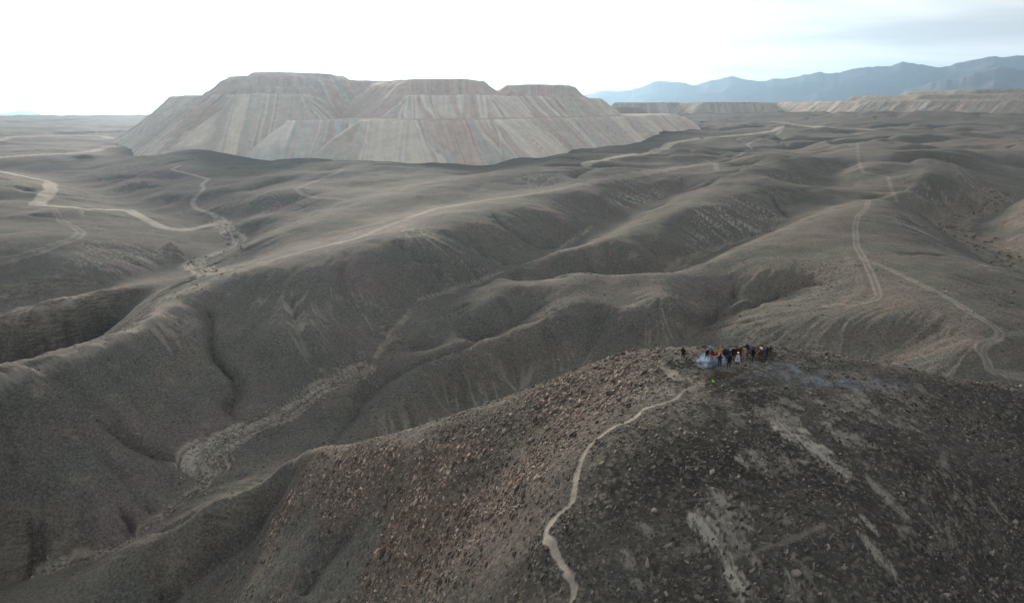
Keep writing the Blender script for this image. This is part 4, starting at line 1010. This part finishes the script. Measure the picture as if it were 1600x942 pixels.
def body_mesh(pose):
    """one continuous skinned figure facing -Y; slots: 0 top, 1 trousers, 2 skin, 3 shoes, 4 hair"""
    q = POSES[pose]; V, E, RD, bones = [], [], [], []
    def add(p, r, parent=None, lab=None):
        V.append(p); RD.append(r if isinstance(r, tuple) else (r, r))
        if parent is not None: E.append((parent, len(V) - 1)); bones.append((V[parent], p, lab))
        return len(V) - 1
    dz = -.42 if q.get("crouch") else 0.0; ln = -.20 if q.get("crouch") else 0.0
    pel = add((0, 0, .95 + dz), (.155, .115))
    sp1 = add((0, ln * .3, 1.14 + dz), (.145, .105), pel, 0)
    ch = add((0, ln * .7, 1.33 + dz), (.175, .115), sp1, 0)
    up = add((0, ln, 1.45 + dz), (.12, .085), ch, 0)
    nk = add((0, ln - .01, 1.515 + dz), .056, up, 2)
    h0 = add((0, ln - .03, 1.575 + dz), (.068, .082), nk, 2)
    h1 = add((0, ln - .02, 1.65 + dz), (.078, .098), h0, 2)
    add((0, ln - .01, 1.72 + dz), (.055, .070), h1, 2)
    hands = []
    for sx, (el, wr) in zip((1, -1), q["arm"] * (2 if len(q["arm"]) == 1 else 1)):
        m = lambda p: (p[0] * sx, p[1] + ln, p[2] + dz)
        sh = add(m((.185, .0, 1.42)), .066, up, 0)
        e = add(m(el), .050, sh, 0); w = add(m(wr), .034, e, 0)
        d = (Vector(m(wr)) - Vector(m(el))).normalized()
        pm = Vector(m(wr)) + d * .085
        add(tuple(pm), (.040, .022), w, 2); hands.append((sx, pm, d))
    st = q.get("step", 0.0)
    for sx in (1, -1):
        o = st * sx
        hp = add((.095 * sx, 0, .88 + dz), .098, pel, 1)
        if q.get("crouch"): kn = add((.14 * sx, -.36, .50), .066, hp, 1); an = add((.13 * sx, -.04, .10), .046, kn, 1); ty = -.22
        else: kn = add((.105 * sx, -.02 - o * .6, .49), .066, hp, 1); an = add((.11 * sx, .02 - o, .09), .045, kn, 1); ty = -.16 - o
        add((.115 * sx, an and V[an][1] - .04, .045), .044, an, 3)
        add((.125 * sx, ty - .02, .035), (.042, .032), len(V) - 1, 3)
    me = bpy.data.meshes.new("body_skel"); me.from_pydata(V, E, []); me.update()
    ob = bpy.data.objects.new("body_skel", me); COL.objects.link(ob)
    md = ob.modifiers.new("s", "SKIN"); md.use_smooth_shade = True
    for k, r in enumerate(RD): me.skin_vertices[0].data[k].radius = r
    me.skin_vertices[0].data[pel].use_root = True
    sb = ob.modifiers.new("d", "SUBSURF"); sb.levels = sb.render_levels = 1
    dg = bpy.context.evaluated_depsgraph_get(); dg.update()
    out = bpy.data.meshes.new_from_object(ob.evaluated_get(dg)); bpy.data.objects.remove(ob)
    bm = bmesh.new(); bm.from_mesh(out)
    B = [(Vector(a), Vector(b), l_) for a, b, l_ in bones]
    for f in bm.faces:
        c = f.calc_center_median(); best = 1e9; f.smooth = True
        for a, b, l_ in B:
            e = b - a; t = max(0, min(1, (c - a).dot(e) / e.dot(e))); dd = (c - a - e * t).length
            if dd < best: best, lab = dd, l_
        if lab == 0 and c.z < .93 + dz and abs(c.x) < .2 and not q.get("crouch"): lab = 1
        f.material_index = lab
    for sx, pm, d in hands:       # four fingers of unequal length and a thumb, slightly curled
        side = Vector((0, 0, 1)).cross(d) if abs(d.z) < .8 else Vector((0, 1, 0)); side = (side - d * side.dot(d)).normalized(); curl = d.cross(side).normalized()
        for k, L in enumerate((.068, .080, .074, .056)):
            b0 = pm + side * (-.027 + .018 * k)
            for f in tube(bm, [b0, b0 + d * L * .55 + curl * .006, b0 + d * L * .95 + curl * .030], [.010, .009, .007], 5): f.material_index = 2; f.smooth = True
        b0 = pm - d * .04 - side * .030
        for f in tube(bm, [b0, b0 - side * .028 + d * .025, b0 - side * .036 + d * .055 + curl * .012], [.012, .010, .008], 5): f.material_index = 2; f.smooth = True
    hz_, hy = 1.64 + dz, ln - .02
    blob(bm, (0, hy - .105, hz_ - .005), (.014, .022, .026), 2); blob(bm, (.034, hy - .088, hz_ + .02), (.012, .010, .008), 4); blob(bm, (-.034, hy - .088, hz_ + .02), (.012, .010, .008), 4)
    blob(bm, (0, hy - .090, hz_ - .048), (.024, .008, .007), 0); blob(bm, (.08, hy + .01, hz_), (.012, .022, .032), 2); blob(bm, (-.08, hy + .01, hz_), (.012, .022, .032), 2)
    bm.to_mesh(out); bm.free()
    out.materials.clear()
    for _ in range(5): out.materials.append(None)
    return out, (0, ln, dz)
BODY = {k: body_mesh(k) for k in POSES}
def cap_mesh(name, r, zcut, brim=0.0, long=0.0):
    """hair or hat: the part of an ellipsoid shell above a cut, with optional brim or fall at the back"""
    bm = bmesh.new(); bmesh.ops.create_uvsphere(bm, u_segments=14, v_segments=10, radius=1.0)
    for v in bm.verts: v.co = Vector((v.co.x * r[0], v.co.y * r[1], v.co.z * r[2]))
    kill = [v for v in bm.verts if v.co.z < zcut - (.9 * r[2] if v.co.y > .25 * r[1] else 0) - (long if v.co.y > .3 * r[1] else 0)]
    bmesh.ops.delete(bm, geom=kill, context="VERTS")
    if long:
        for v in bm.verts:
            if v.co.y > .3 * r[1] and v.co.z < 0: v.co.z -= long * (-v.co.z / r[2])
    if brim:
        a = [bm.verts.new((math.cos(t) * r[0] * .98, math.sin(t) * r[1] * .98, zcut + .012)) for t in [2 * math.pi * k / 16 for k in range(16)]]
        b = [bm.verts.new((math.cos(t) * (r[0] + brim), math.sin(t) * (r[1] + brim), zcut - .005)) for t in [2 * math.pi * k / 16 for k in range(16)]]
        for k in range(16): bm.faces.new((a[k], a[(k + 1) % 16], b[(k + 1) % 16], b[k]))
    for f in bm.faces: f.smooth = True
    me = bpy.data.meshes.new(name); bm.to_mesh(me); bm.free(); me.materials.append(None); return me
CAPS = {"hair": cap_mesh("hair", (.086, .106, .090), .02), "long_hair": cap_mesh("hair", (.090, .108, .092), .02, long=.16), "hat": cap_mesh("hat", (.094, .114, .10), .03, brim=.06), "beanie": cap_mesh("beanie", (.092, .112, .112), .025), "hood": cap_mesh("hood", (.115, .125, .125), -.02)}
def jacket_mesh(dz, ln):
    """loose jacket skirt over the hips, open below"""
    bm = bmesh.new(); rings = []
    for z, a, b in ((1.30, .192, .132), (1.15, .175, .128), (1.0, .185, .140), (.84, .198, .152)):
        rings.append([bm.verts.new((a * math.cos(t), b * math.sin(t) + ln * max(0, (z - .9) / .6), z + dz + .01 * math.sin(3 * t))) for t in [2 * math.pi * k / 16 for k in range(16)]])
    for p, q in zip(rings[:-1], rings[1:]):
        for k in range(16): bm.faces.new((p[k], p[(k + 1) % 16], q[(k + 1) % 16], q[k])).smooth = True
    me = bpy.data.meshes.new("jacket"); bm.to_mesh(me); bm.free(); me.materials.append(None); return me
JACKET = {}
def child(name, me, parent, m, loc=(0, 0, 0)):
    o = bpy.data.objects.new(name, me); COL.objects.link(o); o.parent = parent; o.location = loc
    o.material_slots[0].link = "OBJECT"; o.material_slots[0].material = m
    return o
def person(px, py, pose, face, top, legs, label, head="hair", headcol=None, tall=1.0):
    p = cast(px, py)
    me, (_, ln, dz) = BODY[pose]
    o = bpy.data.objects.new("person", me); COL.objects.link(o)
    o.location = (p[0], p[1], float(bilin(H, p[:1], p[1:2])[0]) - .02); o.rotation_euler = (0, 0, math.radians(face)); o.scale = (tall * 1.18, tall * 1.2, tall)
    for k, m_ in enumerate((CLOTH[top], CLOTH[legs], SKIN, SHOE, HAIR)):
        o.material_slots[k].link = "OBJECT"; o.material_slots[k].material = m_
    o["label"], o["category"], o["group"] = label, "person", "people gathered on the hilltop"
    child(head.replace("long_", ""), CAPS[head], o, HAIR if headcol is None else CLOTH[headcol], (0, ln - .012, 1.655 + dz))
    if (dz, ln) not in JACKET: JACKET[dz, ln] = jacket_mesh(dz, ln)
    child("jacket", JACKET[dz, ln], o, CLOTH[top])
    return o
people = [
    person(1066.5, 562.5, "arms_crossed", 150, "black", "black", "person all in black standing alone apart from the group"),
    person(1104, 564.5, "stride", 200, "black", "dark_blue", "person in dark jacket and pink hat at the flag's outer end", "hat", "pink"),
    person(1111.5, 566, "hold_front", 15, "maroon", "jeans", "person in maroon top and blue jeans holding the red flag's edge", "long_hair"),
    person(1120, 565, "hold_front", 0, "mustard", "charcoal", "person in mustard yellow jacket behind the red flag"),
    person(1124, 573.5, "arms_crossed", 170, "plum", "jeans", "person in plum top and blue jeans standing in front of the flag", "long_hair"),
    person(1131.5, 563, "arms_down", 30, "charcoal", "black", "person in charcoal clothes between flag and tall man in black", "beanie", "grey"),
    person(1138.5, 574, "arms_down", 185, "black", "jeans", "tall person in black jacket and blue jeans facing the group", "hair", tall=1.06),
    person(1136, 564, "one_up", -20, "dark_blue", "black", "person in dark blue with raised hand behind the tall person in black"),
    person(1144.5, 562.5, "arms_crossed", 10, "black", "charcoal", "person in black jacket beside the two in maroon", "beanie", "lilac"),
    person(1150, 561.5, "arms_down", -15, "maroon", "black", "person in maroon jacket behind the white sheet", "hair"),
    person(1155.5, 561, "hold_front", 25, "maroon", "charcoal", "person in maroon jacket with pale cap beside the beige vest", "beanie", "beige"),
    person(1151.8, 570, "hold_front", 175, "dark_blue", "dark_blue", "person in dark blue wrapped in a white sheet", "hood", "white"),
    person(1162, 561, "arms_down", 160, "beige", "olive", "person in beige vest and olive trousers", "hair"),
    person(1165.8, 556.5, "arms_crossed", -10, "dark_blue", "dark_blue", "person in dark blue standing on higher stones behind the group", "hair", tall=1.04),
    person(1175.5, 564.5, "stride", 120, "black", "grey", "person in black jacket and light grey trousers", "long_hair"),
    person(1183, 560, "crouch", 70, "olive", "brown", "person in olive crouching among the stones", "hair"),
    person(1187.5, 559.5, "arms_up", 10, "orange", "brown", "person in orange raising a white banner overhead", "hair"),
    person(1191.5, 563.5, "arms_down", 190, "purple", "dark_blue", "person in greyish purple jacket before the white banner", "beanie", "charcoal"),
    person(1197, 561, "arms_crossed", 20, "charcoal", "black", "person in charcoal coat next to the white banner", "hair"),
    person(1202.8, 559, "arms_down", -25, "brown", "black", "person in dark brown coat at the outer end of the group", "hair", tall=1.03),
    person(1108, 560.5, "arms_down", 0, "teal", "charcoal", "person in teal top with lilac hat behind the maroon one", "hat", "lilac"),
    person(1127.5, 561.5, "arms_down", -10, "beige", "jeans", "person in beige top behind the plum one", "hair"),
]
# ------------------------------------------------------------------ cloths, bags, brushwood
def cloth(name, label, cat, corners, n, sag, mats, band, thick=.012, fold=.03):
    """cloth between four corners (a, b along the top, d, c below) with sag, folds and real thickness"""
    a, b, c, d = [np.array(q_) for q_ in corners]; bm = bmesh.new(); g = []
    for i in range(n + 1):
        row = []
        for j in range(n + 1):
            u, v = j / n, i / n
            p = (a * (1 - u) + b * u) * (1 - v) + (d * (1 - u) + c * u) * v
            p = p + np.array([0, fold * math.sin(9 * u + 2 * v) * (.4 + v), -sag * 4 * u * (1 - u) * (1 - .35 * v)])
            row.append(bm.verts.new(p))
        g.append(row)
    for i in range(n):
        for j in range(n):
            f = bm.faces.new((g[i][j], g[i + 1][j], g[i + 1][j + 1], g[i][j + 1])); f.smooth = True
            f.material_index = band((j + .5) / n, (i + .5) / n)
    bmesh.ops.solidify(bm, geom=bm.faces[:], thickness=thick)
    me = bpy.data.meshes.new(name); bm.to_mesh(me); bm.free()
    for m_ in mats: me.materials.append(CLOTH[m_])
    return place(name, me, label=label, category=cat)
def at_px(px, py, r): return P(px, py, r=r)
r_fl = float(np.hypot(*people[2].location[:2])) - .42
cloth("flag", "red flag with white and green edge bands held sagging between two people", "flag",
      [at_px(1109, 549.5, r_fl), at_px(1124.5, 549.5, r_fl), at_px(1123.5, 556, r_fl), at_px(1109, 556.5, r_fl)], 12, .26, ["red", "white", "green", "orange"],
      lambda u, v: 2 if v > .88 else 1 if v > .70 or u > .93 else 3 if u > .62 and v < .35 else 0)
wp = people[11].location
def sheet_mesh():
    bm = bmesh.new(); rings = []
    prof = [(1.50, .10, .08), (1.44, .20, .135), (1.25, .27, .20), (1.0, .29, .22), (.75, .31, .23), (.52, .30, .22)]
    for z, a, b in prof:
        ring = []
        for k in range(20):
            t = 2 * math.pi * k / 20; w = 1 + .10 * math.sin(5 * t + z * 3) * (1.5 - z)
            zz = z - (.22 * max(0, math.cos(t - .6)) if z < .6 else 0)
            ring.append(bm.verts.new((a * w * math.cos(t), b * w * math.sin(t), zz)))
        rings.append(ring)
    for p, q_ in zip(rings[:-1], rings[1:]):
        for k in range(20): bm.faces.new((p[k], p[(k + 1) % 20], q_[(k + 1) % 20], q_[k])).smooth = True
    bmesh.ops.solidify(bm, geom=bm.faces[:], thickness=.01)
    me = bpy.data.meshes.new("sheet"); bm.to_mesh(me); bm.free(); me.materials.append(CLOTH["white"]); return me
sh = place("sheet", sheet_mesh(), label="white sheet draped round a person's shoulders down to the knees", category="sheet"); sh.location = wp
rb = float(np.hypot(*people[16].location[:2]))
cloth("banner", "white banner with an orange end held up over the people", "banner",
      [at_px(1184.5, 541.5, rb - .2), at_px(1193.5, 546.5, rb - .5), at_px(1193.8, 550, rb - .5), at_px(1184.8, 545.5, rb - .2)], 10, -.22, ["white", "orange"], lambda u, v: 1 if u < .25 else 0)
def backpack(px, py, s_, col, label):
    p = cast(px, py); root = bpy.data.objects.new("backpack", None); COL.objects.link(root)
    root.location = (p[0], p[1], p[2] - .02); root.rotation_euler = (math.radians(-18), 0, math.radians(rng.rand() * 60)); root.scale = (s_,) * 3
    root["label"], root["category"] = label, "backpack"
    def pillow(name, c, d, m_, parent=root):
        bm = bmesh.new(); bmesh.ops.create_cube(bm, size=1.0); bmesh.ops.bevel(bm, geom=bm.edges[:], offset=.22, segments=3, affect="EDGES")
        for v in bm.verts: v.co = Vector((v.co.x * d[0] * (1 - .15 * v.co.z), v.co.y * d[1], v.co.z * d[2]))
        for f in bm.faces: f.smooth = True
        me = bpy.data.meshes.new(name); bm.to_mesh(me); bm.free(); me.materials.append(CLOTH[m_])
        o = bpy.data.objects.new(name, me); COL.objects.link(o); o.parent = parent; o.location = c; return o
    pillow("pack_body", (0, 0, .26), (.34, .22, .52), col); pillow("pocket", (0, -.13, .18), (.26, .10, .24), col)
    for sx in (-1, 1):
        bm = bmesh.new(); tube(bm, [(.09 * sx, .10, .46), (.10 * sx, .19, .36), (.10 * sx, .18, .18), (.09 * sx, .10, .06)], [.02] * 4, 6)
        me = bpy.data.meshes.new("strap"); bm.to_mesh(me); bm.free(); me.materials.append(CLOTH["charcoal"]); o = bpy.data.objects.new("strap", me); COL.objects.link(o); o.parent = root
backpack(1114.5, 599, .85, "lime", "bright lime green backpack left on the stones below the people")
backpack(1043, 568.5, .7, "green", "green backpack beside the rubble heap near the lone person")
def brushwood(px, py, n, spread, label):
    c = cast(px, py); bm = bmesh.new()
    for k in range(n):
        x, y = c[0] + rng.normal(0, spread), c[1] + rng.normal(0, .35); z = float(bilin(H, np.array([x]), np.array([y]))[0]) + .05 + .25 * rng.rand() * math.exp(-((x - c[0]) / spread)**2)
        a = rng.normal(0, .6); L = .4 + .7 * rng.rand(); d = np.array([math.cos(a), math.sin(a), rng.normal(0, .15)]) * L / 2
        m_ = np.array([x, y, z]); tube(bm, [tuple(m_ - d), tuple(m_ + np.array([0, 0, .04])), tuple(m_ + d)], [.028, .035, .015], 5)
    me = bpy.data.meshes.new("brushwood"); bm.to_mesh(me); bm.free(); me.materials.append(CLOTH["brown"])
    place("brushwood", me, kind="stuff", label=label)
brushwood(1127, 588, 46, 1.3, "dark heap of brushwood and sticks below the people")

# ------------------------------------------------------------------ smoke drifting from the fire along the hilltop
def smoke(name, label, a, b, half_w, half_h, dens, scale, seed):
    a, b = np.array(a), np.array(b); mid = (a + b) / 2; e = b - a; L = math.hypot(e[0], e[1]) / 2
    bm = bmesh.new(); bmesh.ops.create_icosphere(bm, subdivisions=3, radius=1.0)
    me = bpy.data.meshes.new(name); bm.to_mesh(me); bm.free()
    m_ = bpy.data.materials.new(name); m_.use_nodes = True; n, l = m_.node_tree.nodes, m_.node_tree.links; n.clear()
    out = n.new("ShaderNodeOutputMaterial"); vol = n.new("ShaderNodeVolumePrincipled"); l.new(vol.outputs[0], out.inputs["Volume"])
    vol.inputs["Color"].default_value = (.48, .70, 1.0, 1); vol.inputs["Anisotropy"].default_value = .3
    tc = n.new("ShaderNodeTexCoord"); ln_ = n.new("ShaderNodeVectorMath"); ln_.operation = "LENGTH"; l.new(tc.outputs["Object"], ln_.inputs[0])
    geo = n.new("ShaderNodeNewGeometry"); nz = noise_tex(n, l, scale, 4, .6, geo.outputs["Position"])
    f1 = n.new("ShaderNodeMapRange"); l.new(nz, f1.inputs[0]); f1.inputs[1].default_value = .46; f1.inputs[2].default_value = .74
    f2 = n.new("ShaderNodeMapRange"); l.new(ln_.outputs["Value"], f2.inputs[0]); f2.inputs[1].default_value = 1.0; f2.inputs[2].default_value = .3
    mu = n.new("ShaderNodeMath"); mu.operation = "MULTIPLY"; l.new(f1.outputs[0], mu.inputs[0]); l.new(f2.outputs[0], mu.inputs[1])
    m2 = n.new("ShaderNodeMath"); m2.operation = "MULTIPLY"; l.new(mu.outputs[0], m2.inputs[0]); m2.inputs[1].default_value = dens
    l.new(m2.outputs[0], vol.inputs["Density"])
    me.materials.append(m_)
    o = place(name, me, kind="stuff", label=label)
    o.location = mid; o.rotation_euler = (0, -math.atan2(e[2], 2 * L), math.atan2(e[1], e[0])); o.scale = (L, half_w, half_h)
f0, f1_, f2_ = cast(1082, 572), cast(1110, 569), cast(1430, 610)
up = np.array([0, 0, .45])
smoke("smoke", "blue-grey smoke puffing from the fire beside the rubble heap", f0 + up, f1_ + up + np.array([2.6, 0, .1]), 1.9, 1.15, 4.6, 1.7, 1)
smoke("smoke", "thin bluish smoke trailing over the hilltop past the people", cast(1085, 572) + up * .8, f2_ + up * .9, 5.5, 1.2, .42, .55, 2)
